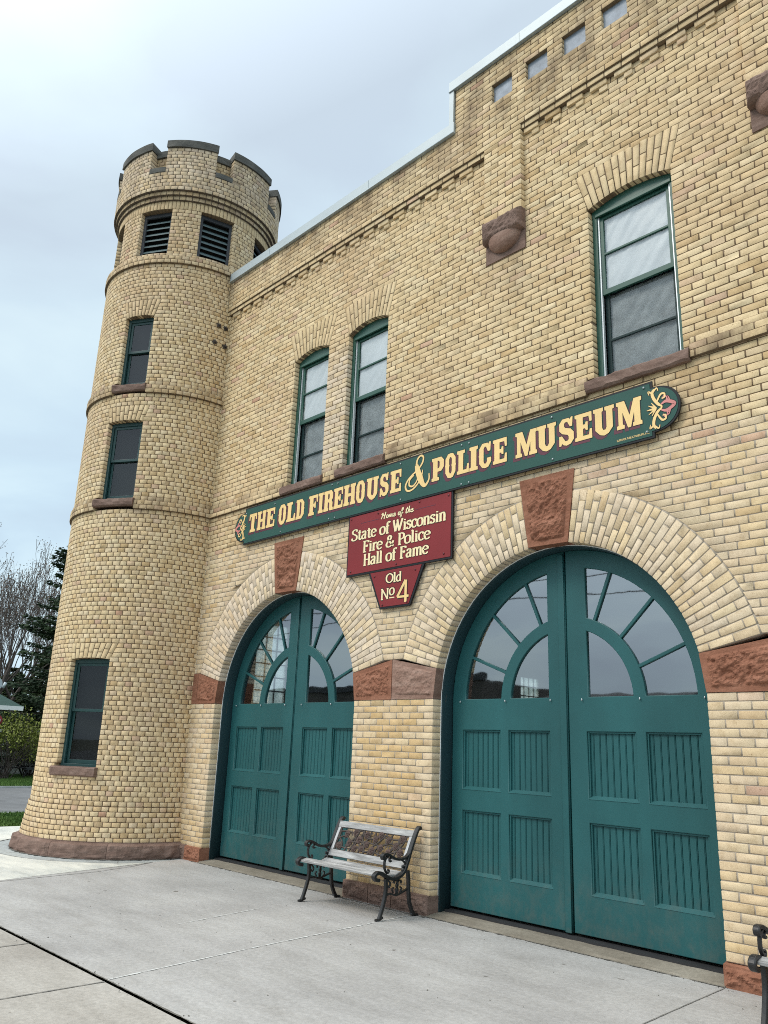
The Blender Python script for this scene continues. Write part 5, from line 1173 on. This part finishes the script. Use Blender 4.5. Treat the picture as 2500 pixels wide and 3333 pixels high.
    for i in range(14):
        x = pa + (pb - pa) * (i + 0.2) / 14; xx = x + rr.uniform(0.06, 0.2) * rr.choice((1, 1, -1)); xx = min(max(xx, pa + .01), pb - .01)
        p = [(x, 0, z0), (x + (xx - x) * .2 + rr.uniform(-.03, .03), 0, z0 + .08), (x + (xx - x) * .7 + rr.uniform(-.03, .03), 0, z0 + .16), (xx, 0, z1)]
        b.tube(crom(p, 5), 0.0105, 5); br_.append(p)
    for k in range(3):
        p = [(pa, 0, z0 + .05 + .075 * k)] + [(pa + (pb - pa) * j / 9, 0, z0 + .05 + .075 * k + rr.uniform(-.04, .04)) for j in range(1, 9)] + [(pb, 0, z0 + .06 + .07 * k)]
        b.tube(crom(p, 4), 0.0095, 5)
    for i in range(60):
        x, z = rr.uniform(pa + .02, pb - .02), rr.uniform(z0 + .02, z1 - .02); a = rr.uniform(0, 6.28); l = rr.uniform(.028, .045)
        dx, dz = math.cos(a) * l, math.sin(a) * l
        b.add([(x, -.003, z), (x + dx * .5 - dz * .35, -.009, z + dz * .5 + dx * .35), (x + dx, -.003, z + dz), (x + dx * .5 + dz * .35, -.009, z + dz * .5 - dx * .35), (x + dx * .5, -.004, z + dz * .5)], [(0, 4, 1), (1, 4, 2), (2, 4, 3), (3, 4, 0)])
    for zz in (z0, z1): b.box(pa, pb, -.005, .005, zz - 0.004, zz + 0.006)
    pn = bk(b, 'rose_panel', 'rust', root)
    spots = [(.06,.05),(.13,.18),(.20,.09),(.25,.21),(.33,.14),(.30,.04),(.42,.20),(.46,.10),(.40,.05),(.55,.05),(.56,.17),(.62,.22),(.66,.09),(.74,.18),(.78,.06),(.86,.13),(.92,.21),(.94,.07)]
    for (u, v) in spots:
        b = MB(); cx_, cz_ = pa + (pb - pa) * u, z0 + v; r0 = rr.uniform(.027, .036)
        for (f, y, th) in ((1.0, -.006, .009), (.66, -.012, .008), (.34, -.017, .007)):
            pts = [(cx_ + r0 * f * math.cos(t) * (1 + .08 * math.sin(3 * t)), y, cz_ + r0 * f * math.sin(t) * (1 + .08 * math.cos(4 * t))) for t in [2 * math.pi * k / 11 for k in range(12)]]
            b.tube(pts, th, 5)
        bk(b, 'rose', 'rose', pn)
    return root
B1 = bench(); B1.location = (-6.80, -0.055, 0.0)
tag(B1, 'iron park bench with grey slats and rose back panel, between the two doors', 'bench', 'park benches along the brick front')
def dup(root, loc, label):
    r = root.copy(); COL.objects.link(r); r.location = loc; r['label'] = label
    for ch in list(root.children):
        c = ch.copy(); COL.objects.link(c); c.parent = r
        for g in ch.children: d = g.copy(); COL.objects.link(d); d.parent = c
    return r
dup(B1, (-1.835, -0.36, 0.0), 'iron park bench cut off by the right edge, in front of the right-hand brick pier')

# ------------------------------------------------------------------ ground, paving, street
def sheet(name, poly, z, mat, kind='structure', thick=None):
    b = MB()
    if thick:
        n = len(poly); b.add([(x, y, z) for x, y in poly] + [(x, y, z - thick) for x, y in poly], [tuple(range(n))] + [(n + i, n + (i + 1) % n, (i + 1) % n, i) for i in range(n)])
    else: b.add([(x, y, z) for x, y in poly], [tuple(range(len(poly)))])
    return tag(b.build(name, mat), kind=kind)
def rect(x0, x1, y0, y1): return [(x0, y0), (x1, y0), (x1, y1), (x0, y1)]
sheet('ground', rect(-600, 600, -600, 600), -0.14, 'dirt')
# apron: the joints run a little skew to the wall, as poured
yc = -3.555
def ring(r, a0, a1, n=40): return [(TC[0] + r * math.cos(R_(a0 + (a1 - a0) * i / n)), TC[1] + r * math.sin(R_(a0 + (a1 - a0) * i / n))) for i in range(n + 1)]
RG = 1.94
sheet('apron', [(-10.02, yc), (8.0, yc), (8.0, 0.5), (-10.9, 0.5), (-10.72, -0.55)], 0.0, 'concrete')
rg = [(x, y) for x, y in ring(RG, -178, -17, 50)]
sheet('apron_corner', [(-15.0, yc), (-10.02, yc), (-10.72, -0.55)] + rg[::-1] + [(-15.0, -0.12)], 0.0, 'concrete_pale')
sheet('ring_paving', ring(RG, -180, 10, 60) + [(-12.5, 0.3), (-14.5, 0.2)], -0.004, 'concrete_ring')
sheet('sidewalk', rect(-16.0, 8.0, -6.3, yc - 0.028), -0.006, 'sidewalk')
sheet('sidewalk_side', rect(-16.0, -14.55 - 0.0, yc - 0.03, 60), -0.008, 'concrete_pale')
sheet('sidewalk_strip', rect(-15.05, -12.5, -0.15, 60), -0.012, 'concrete_ring')
sheet('verge', rect(-18.66, -16.0, -6.3, 60), -0.03, 'grass_soil')
sheet('verge_front', rect(-16.0, 40, -8.4, -6.3), -0.02, 'grass_soil')
sheet('side_street', rect(-28.9, -18.66, -600, 200), -0.11, 'asphalt')
sheet('street', rect(-600, 600, -19.5, -8.4), -0.105, 'asphalt')
sheet('far_lawn', rect(-140, -28.9, -8.4, 200), -0.07, 'grass_soil')
sheet('opposite_verge', rect(-600, 600, -24, -19.5), -0.08, 'grass_soil')
sheet('opposite_lot', rect(-600, 600, -90, -24), -0.085, 'asphalt')
for nm, x0, x1 in (('kerb', -18.80, -18.66), ('kerb', -28.92, -28.80)):
    b = MB(); b.box(x0, x1, -6.3, 60, -0.13, 0.0 if x0 > -20 else -0.05); tag(b.build(nm, 'concrete_ring'), kind='structure')
# the open joint between apron and sidewalk, full of soil
b = MB(); n = 900; vs = []
for i in range(n + 1):
    x = -15.0 + 23.0 * i / n
    w0 = 0.006 + 0.006 * noise.noise(Vector((x * 3.1, 0, 0))) + 0.007 * noise.noise(Vector((x * 17, 1, 0))); w1 = 0.006 + 0.006 * noise.noise(Vector((x * 2.7, 5, 0))) + 0.007 * noise.noise(Vector((x * 15, 8, 0)))
    vs += [(x, yc - 0.010 - max(0.003, w0), 0.004), (x, yc - 0.010 + max(0.003, w1), 0.004)]
b.add(vs, [(2 * i, 2 * i + 2, 2 * i + 3, 2 * i + 1) for i in range(n)]); tag(b.build('expansion_joint', 'soil'), kind='structure')
dj, pj_ = MB(), MB()
def joint(mb, pts, w, z=0.0035, jit=0.35):
    L = []; 
    for (p, q) in zip(pts[:-1], pts[1:]):
        n = max(2, int(math.hypot(q[0] - p[0], q[1] - p[1]) / 0.02))
        L += [(p[0] + (q[0] - p[0]) * i / n, p[1] + (q[1] - p[1]) * i / n) for i in range(n)]
    L.append(pts[-1]); vs = []
    for i, p in enumerate(L):
        a, c = L[max(i - 1, 0)], L[min(i + 1, len(L) - 1)]; d = Vector((c[0] - a[0], c[1] - a[1])).normalized(); k = w * (1 + jit * 2 * noise.noise(Vector((p[0] * 14, p[1] * 14, 0)))) / 2
        vs += [(p[0] + d.y * k, p[1] - d.x * k, z), (p[0] - d.y * k, p[1] + d.x * k, z)]
    mb.add(vs, [(2 * i, 2 * i + 2, 2 * i + 3, 2 * i + 1) for i in range(len(L) - 1)])
joint(dj, [(-10.72, -0.55), (-10.5, -0.95), (-10.29, -1.54), (-10.02, yc)], 0.012)
joint(pj_, [(-6.25, -0.05), (-6.10, -1.3), (-5.98, -2.3), (-5.79, yc)], 0.012, jit=0.9)
joint(pj_, [(-7.32, -1.2), (-7.10, -2.25)], 0.010, jit=1.0)
joint(dj, [(-3.06, -0.06), (-3.02, -1.0), (-2.90, yc)], 0.010)
joint(dj, ring(RG, -176, -17, 50), 0.014)
for x in (-11.2, -9.85, -8.47, -7.127, -5.78, -4.43, -3.09, -1.74): joint(dj, [(x, yc - 0.03), (x - 0.01, -6.29)], 0.014, z=-0.002)
for cdeg in (-150, -118, -88, -58, -30): joint(dj, [(TC[0] + r * math.cos(R_(cdeg)), TC[1] + r * math.sin(R_(cdeg))) for r in (1.6, 1.93)], 0.008, z=0.0)
tag(dj.build('paving_joint', 'joint'), kind='structure'); tag(pj_.build('paving_joint', 'joint_pale'), kind='structure')
joint_e = MB()
for c in CXS: joint(joint_e, [(c - RA - 0.15, -0.052), (c + RA + 0.02, -0.052)], 0.016, z=0.005, jit=1.2)
joint(joint_e, [(TC[0] + 1.665 * math.cos(R_(a)), TC[1] + 1.665 * math.sin(R_(a))) for a in range(-170, 0, 6)], 0.03, z=0.004, jit=1.2)
joint(joint_e, [(-7.4, -0.085), (-6.08, -0.085)], 0.02, z=0.004, jit=1.2)
tag(joint_e.build('joint_dirt', 'soil'), kind='structure')
# grit and leaf bits lying on the apron and along the foot of the wall
b = MB(); gr = random.Random(3)
for k in range(260):
    x, y = (gr.uniform(-9.9, -1.0), gr.uniform(-3.5, -0.1)) if k < 60 else ((gr.uniform(-10.6, -1.0), -0.06 - abs(gr.gauss(0, .03))) if k < 170 else (gr.uniform(-9.5, -2), yc - 0.01 + gr.gauss(0, .03)))
    q = gr.uniform(.003, .008); a = gr.uniform(0, 3)
    vs = [(x + q * math.cos(a + i * 1.57) * gr.uniform(.6, 1.2), y + q * math.sin(a + i * 1.57) * gr.uniform(.6, 1.2), 0.0015) for i in range(4)] + [(x, y, .002 + q * .8)]
    b.add(vs, [(0, 1, 4), (1, 2, 4), (2, 3, 4), (3, 0, 4)])
tag(b.build('grit', 'soil'), 'scattered dark grit and leaf bits on the concrete apron', 'grit', kind='stuff')
# grass
def grass(name, n, x0, x1, y0, y1, z, h, seed):
    r = np.random.default_rng(seed); p = np.stack([r.uniform(x0, x1, n), r.uniform(y0, y1, n)], 1); a = r.uniform(0, 6.28, n); hh = h * r.uniform(0.5, 1.2, n); w = 0.012 + 0.01 * r.random(n); le = r.normal(0, 0.03, (n, 2))
    V = np.zeros((n, 3, 3), np.float32); V[:, 0, 0] = p[:, 0] - np.cos(a) * w; V[:, 0, 1] = p[:, 1] - np.sin(a) * w; V[:, 1, 0] = p[:, 0] + np.cos(a) * w; V[:, 1, 1] = p[:, 1] + np.sin(a) * w
    V[:, 2, 0] = p[:, 0] + le[:, 0]; V[:, 2, 1] = p[:, 1] + le[:, 1]; V[:, :2, 2] = z; V[:, 2, 2] = z + hh
    me = bpy.data.meshes.new(name); me.from_pydata(V.reshape(-1, 3).tolist(), [], np.arange(3 * n).reshape(-1, 3).tolist())
    return tag(link(name, me, 'grass'), 'short spring grass beside the side street', 'grass', kind='stuff')
grass('grass', 26000, -18.64, -16.02, -2.5, 5, -0.03, 0.07, 1)
grass('grass', 30000, -36, -28.95, 1.5, 9, -0.07, 0.10, 2)

# ------------------------------------------------------------------ trees and far things on the left
def grow(mb, p, d, L, r, depth, rnd, leaf=None, spread=0.5, up=0.12, nseg=4, ratio=0.72, kids=(2, 2, 1, 2), tips=None, minr=0.004, mi_twig=1):
    pts = [Vector(p)]; rad = [r]; d = Vector(d).normalized()
    for i in range(nseg):
        d = (d + Vector((rnd.gauss(0, .07), rnd.gauss(0, .07), rnd.gauss(0, .05) + up * 0.25))).normalized(); pts.append(pts[-1] + d * L / nseg); rad.append(max(minr, r * (1 - 0.45 * (i + 1) / nseg)))
    mb.tube(pts, rad, 6 if depth > 3 else 3, mi=0 if depth > 2 else mi_twig, caps=False)
    if depth == 0:
        if tips is not None: tips.append((pts[-1], d)); tips.append((pts[-2], d))
        return
    for k in range(rnd.choice(kids) + (1 if depth > 1 else 0)):
        i = rnd.randint(max(1, nseg - 2), nseg) if k else nseg
        ax = Vector((rnd.gauss(0, 1), rnd.gauss(0, 1), rnd.gauss(0, 1))); ax = (ax - d * ax.dot(d)).normalized(); a = rnd.gauss(spread, .14) if k else spread * .35 * rnd.random()
        nd = (d * math.cos(a) + ax * math.sin(a) + Vector((0, 0, up))).normalized()
        grow(mb, pts[i], nd, L * ratio * rnd.uniform(.8, 1.15), rad[i] * (0.62 if k else 0.85), depth - 1, rnd, leaf, spread, up, nseg, ratio, kids, tips, minr, mi_twig)
def clumps(tips, n, size, rnd, jitter):
    V = []; F = []
    for p, d in tips:
        for k in range(n):
            c = p + Vector((rnd.gauss(0, jitter), rnd.gauss(0, jitter), rnd.gauss(0, jitter))); a = Vector((rnd.gauss(0, 1), rnd.gauss(0, 1), rnd.gauss(0, 1))).normalized(); b_ = a.orthogonal().normalized(); s = size * rnd.uniform(.6, 1.4)
            i = len(V); V += [c - a * s, c + b_ * s * .5, c + a * s, c - b_ * s * .5]; F.append((i, i + 1, i + 2, i + 3))
    m = MB(); m.add(V, F); return m
def polar(az, dist, z=0.0): return (dist * math.sin(R_(az)), -DD + dist * math.cos(R_(az)), z)
def bare_tree(loc, H, seed, label, spread=.42):
    t = tag(empty('bare_tree', loc), label, 'tree', 'trees beyond the side street'); rnd = random.Random(seed); mb = MB(); tips = []
    mb.tube([(0, 0, -0.1), (0.03, 0, H * .07), (0, 0.03, H * .15)], [H * .026, H * .022, H * .019], 8, caps=False)
    for k in range(6):
        a = 2 * math.pi * k / 6 + rnd.uniform(-.3, .3); s = 0.12 if k == 0 else rnd.uniform(.3, .62)
        grow(mb, (0, 0.03, H * .15 * rnd.uniform(.85, 1)), (math.cos(a) * s, math.sin(a) * s, 1), H * .30, H * .0095, 5, rnd, spread=spread, up=.16, tips=tips, ratio=.70, minr=.010)
    mb.build('trunk', ['bark', 'twig'], t)
    cl = clumps(tips, 2, .042, rnd, .10); cl.build('crown', 'bud', t); return t
bare_tree(polar(-71.6, 46), 11.8, 3, 'tall bare tree with fine upswept twigs at the left edge')
bare_tree(polar(-72.4, 49), 10.0, 15, 'spreading bare tree partly outside the left edge, behind the tall one')
bare_tree(polar(-70.4, 58), 11.6, 23, 'farther bare tree standing between the tall one and the smaller one')
bare_tree(polar(-69.3, 52), 10.9, 8, 'second bare tree, smaller and behind, between the tall one and the spruce')
def spruce(loc, H, rad, seed, label, mat='needle', name='spruce_tree', dens=1.0, base=.06):
    t = tag(empty(name, loc), label, 'tree', 'trees beyond the side street'); rnd = random.Random(seed); mb = MB(); V = []; F = []
    mb.tube([(0, 0, -.1), (0, 0, H * .5), (0, 0, H)], [H * .02, H * .012, .012], 7, caps=False)
    z = H * base
    while z < H * .985:
        f = 1 - z / H; Lr = rad * (f ** .8) * 1.05
        nb = rnd.randint(5, 7)
        for k in range(nb):
            a = rnd.uniform(0, 6.283); L = Lr * rnd.uniform(.55, 1.15) + .12; droop = -.12 - .35 * f; pts = []
            for i in range(6):
                s = i / 5; pts.append(Vector((math.cos(a) * L * s, math.sin(a) * L * s, z + L * (droop * s + .30 * s * s))))
            mb.tube(pts, [.035 * (f + .25), .03 * (f + .2), .02, .015, .01, .006], 4, caps=False)
            for i in range(int(L * 34 * dens) + 6):
                s = rnd.uniform(.12, 1.03) ** .8; q = s * 5; i0 = min(4, int(q)); p = pts[i0].lerp(pts[i0 + 1], q - i0)
                wd = .34 * L * (1 - s * .65) * rnd.uniform(-1, 1); side = Vector((-math.sin(a), math.cos(a), 0)); p = p + side * wd + Vector((0, 0, -abs(wd) * .25 + rnd.gauss(0, .035)))
                dr = (Vector((math.cos(a), math.sin(a), droop * .6)) + side * (1 if wd > 0 else -1) * .8 + Vector((rnd.gauss(0, .3), rnd.gauss(0, .3), rnd.gauss(-.15, .25)))).normalized(); l = rnd.uniform(.12, .26); w = rnd.uniform(.03, .06); up = dr.cross(side).normalized() if abs(dr.dot(side)) < .98 else Vector((0, 0, 1)); sd = dr.cross(Vector((rnd.gauss(0, 1), rnd.gauss(0, 1), 1)).normalized()).normalized()
                b0 = len(V); V += [p, p + dr * l * .5 + sd * w, p + dr * l, p + dr * l * .5 - sd * w]; F.append((b0, b0 + 1, b0 + 2, b0 + 3))
        z += H * rnd.uniform(.016, .030)
    mb.build('trunk', 'bark', t); c = MB(); c.add(V, F); c.build('crown', mat, t); return t
spruce(polar(-67.1, 42), 13.6, 3.6, 4, 'dark spruce tree rising close behind the left side of the tower', dens=2.4)
spruce(polar(-68.6, 50), 6.4, 2.3, 9, 'low olive-green conifer in front of the bare trees, left of the dark spruce', 'needle_olive', 'conifer', 2.0)
spruce(polar(-70.6, 56), 5.6, 2.8, 12, 'broad dark conifer behind the green-roofed house', 'needle_olive', 'conifer', 2.0)
spruce(polar(-72.9, 52), 6.2, 2.6, 13, 'dark conifer standing left of the green-roofed house', 'needle', 'conifer', 1.6)
def shrub(loc, H, rad, seed, label, mat='willow', n=16, name='willow_shrub'):
    t = tag(empty(name, loc), label, 'shrub', 'shrubs beside the far lawn'); rnd = random.Random(seed); mb = MB(); tips = []
    for k in range(n):
        a = rnd.uniform(0, 6.283); s = rnd.uniform(.1, .85) * rad / H * 1.3
        grow(mb, (rnd.gauss(0, .12), rnd.gauss(0, .12), -.05), (math.cos(a) * s, math.sin(a) * s, 1), H * .42, .026, 3, rnd, spread=.40, up=.03, tips=tips, ratio=.66, minr=.006)
    mb.build('stem', ['bark', 'bark'], t); clumps(tips, 7, .05, rnd, .13).build('foliage', mat, t); return t
shrub(polar(-70.15, 35.0, -.07), 2.5, 2.2, 21, 'loose yellow-green shrub with open stems under the green roof corner')
shrub(polar(-68.9, 37.5, -.07), 2.0, 1.2, 22, 'smaller yellow-green shrub half hidden by the tower')
shrub(polar(-73.2, 35.5, -.07), 2.2, 1.6, 23, 'yellow-green shrub at the far left edge beside the larger one')
shrub(polar(-70.9, 45, -.07), 2.6, 2.6, 31, 'dark hedge bush behind the yellow-green shrubs', 'needle_olive', 22, 'hedge_bush')
shrub(polar(-68.4, 46, -.07), 2.8, 2.6, 32, 'dark hedge bush beside the tower, behind the pale shed', 'needle_olive', 22, 'hedge_bush')
# house with green shingles, only its eave corner in view
hs = tag(empty('house', (0, 0, 0)), 'house with green shingle hip roof, only its white eave corner showing at left', 'house')
cx_, cy_, _ = polar(-69.72, 36.0); ze = 2.66; yb = cy_ - 9.0; xb = cx_ - 8.0; zr = ze + 2.6
b = MB(); b.add([(cx_, cy_, ze), (cx_, yb, ze), (xb, yb, ze), (xb, cy_, ze), (cx_ - 4.0, cy_ - 4.2, zr), (cx_ - 4.0, yb + 4.2, zr)], [(1, 0, 4, 5), (0, 3, 4), (3, 2, 5, 4), (2, 1, 5)]); b.build('roof', 'shingle', hs)
b = MB(); t = .06
for (p, q, r, s) in ((cx_ - t, cx_ + .01, yb, cy_ + .01), (xb, cx_ - t, cy_ - t, cy_ + .01), (xb - .01, xb + t, yb, cy_ - t)): b.box(p, q, r, s, ze - .16, ze + .005)
b.build('fascia', 'white', hs)
b = MB(); b.box(xb + t, cx_ - t, yb, cy_ - t, ze - .15, ze - .12); b.build('soffit', 'darkwood_gap', hs)
b = MB(); b.box(xb + 1.2, cx_ - 2.0, yb + 1.2, cy_ - 2.0, -.05, ze - .15); b.build('wall', 'brownwall', hs)
for (x, y) in ((cx_ - .35, cy_ - 3.3), (cx_ - .35, cy_ - 8.5)):
    b = MB(); b.box(x - .05, x + .05, y - .05, y + .05, -.08, ze - .15); b.build('porch_post', 'darkwood_gap', hs)
dx, dy, dz = polar(-71.55, 37.2, 3.55); b = MB(); vs = []; fs = []; nr, na = 5, 18
for j in range(nr + 1):
    r = .28 * j / nr
    for i in range(na): a = 2 * math.pi * i / na; vs.append((dx + .3 * r * r, dy + r * math.cos(a), dz + r * math.sin(a)))
for j in range(nr):
    for i in range(na): fs.append((j * na + i, j * na + (i + 1) % na, (j + 1) * na + (i + 1) % na, (j + 1) * na + i))
b.add(vs, fs, 0, True); b.tube([(dx, dy, dz - .1), (dx + .3, dy + .25, dz - .1)], .015, 5); b.tube([(dx - .03, dy, dz), (dx - .05, dy - .1, dz - .75)], .03, 6); b.tube([(dx + .3, dy + .22, dz - .16), (dx + .3, dy + .30, dz + .06)], .06, 6)
ds = b.build('satellite_dish', 'coping', hs)
# pale shed, picnic table and round sign
sh = tag(empty('shed', (0, 0, 0)), 'pale low shed seen through the yellow-green shrub', 'shed')
x, y, _ = polar(-69.75, 41); b = MB(); b.box(x - 3, x, y - 1.3, y + 1.5, -.1, 1.68); b.build('wall', 'siding', sh); b = MB(); b.box(x - 3.1, x + .1, y - 1.4, y + 1.6, 1.68, 1.80); b.build('roof', 'white', sh)
pt = tag(empty('picnic_table', polar(-69.15, 36.6, -.07), rz=.5), 'small dark picnic table on the far lawn beside the tower', 'table')
b = MB(); b.box(-.9, .9, -.36, .36, .70, .75); b.build('tabletop', 'darkwood_gap', pt)
for s in (-1, 1):
    b = MB(); b.box(-.9, .9, s * .72 - .14, s * .72 + .14, .42, .46); b.build('seat', 'darkwood_gap', pt)
    b = MB(); b.tube([(s * .6, -.72, 0), (s * .6, -.2, .7)], .035, 5); b.tube([(s * .6, .72, 0), (s * .6, .2, .7)], .035, 5); b.box(s * .6 - .03, s * .6 + .03, -.72, .72, .36, .42); b.build('leg', 'darkwood_gap', pt)
rs = tag(empty('round_sign', polar(-71.15, 31.6, -.07)), 'round red and white sign on a post at the left edge, under the green eave', 'sign')
b = MB(); b.tube([(0, 0, 0), (0, 0, 2.3)], .03, 6); b.build('post', 'galv', rs)
b = MB(); b.tube([(0.04, 0, 2.1), (0.06, 0, 2.1)], .19, 20); b.build('rim', 'sign_red', rs); b = MB(); b.tube([(0.061, 0, 2.1), (0.065, 0, 2.1)], .12, 20); b.build('face', 'white', rs)

# ------------------------------------------------------------------ across the street: what the door panes mirror
def block(label, x0, x1, y0, y1, h, mat, parap=.35, gable=0.0):
    t = tag(empty('street_building', (0, 0, 0)), label, 'building', 'buildings across the street'); b = MB(); b.box(x0, x1, y0, y1, -.1, h); b.build('wall', mat, t)
    b = MB()
    if gable: b.add([(x0 - .3, y1 + .3, h), (x1 + .3, y1 + .3, h), (x1 + .3, y0, h), (x0 - .3, y0, h), (x0 - .3, (y0 + y1) / 2, h + gable), (x1 + .3, (y0 + y1) / 2, h + gable)], [(0, 1, 5, 4), (2, 3, 4, 5), (1, 2, 5), (3, 0, 4)])
    else: b.box(x0 - .1, x1 + .1, y1 - .2, y1 + .12, h + .002, h + parap)
    b.build('roof', 'roofgrey', t)
    n = int((x1 - x0) / 3.2)
    for i in range(n):
        x = x0 + (x1 - x0) * (i + .5) / n; b = MB(); b.box(x - .6, x + .6, y1 - .05, y1 + .02, 1.0, 2.4); b.build('window', 'dark', t)
block('long low brown flat-roofed building across the street', -75, -34, -40, -27, 4.9, 'brownwall')
block('taller dark block at the end of the brown building across the street', -33.5, -29, -38, -28, 5.4, 'brownwall')
block('gabled grey house across the street', -28, -19.5, -38, -28, 3.4, 'roofgrey', gable=1.5)
ul = tag(empty('utility_line', (0, 0, 0)), 'two sagging black cables strung along the street opposite', 'cable')
for y, z, sag in ((-18.2, 8.3, .55), (-18.2, 7.75, .8)):
    b = MB(); b.tube([(-60 + i * 3, y, z - sag * math.sin(math.pi * ((i * 3) % 36) / 36)) for i in range(33)], .022, 4, caps=False); b.build('cable', 'wire', ul)
for x in (-60, -24, 12):
    b = MB(); b.tube([(x, -18.3, -.1), (x, -18.3, 8.8)], [.15, .11], 8); b.build('pole', 'bark', ul)
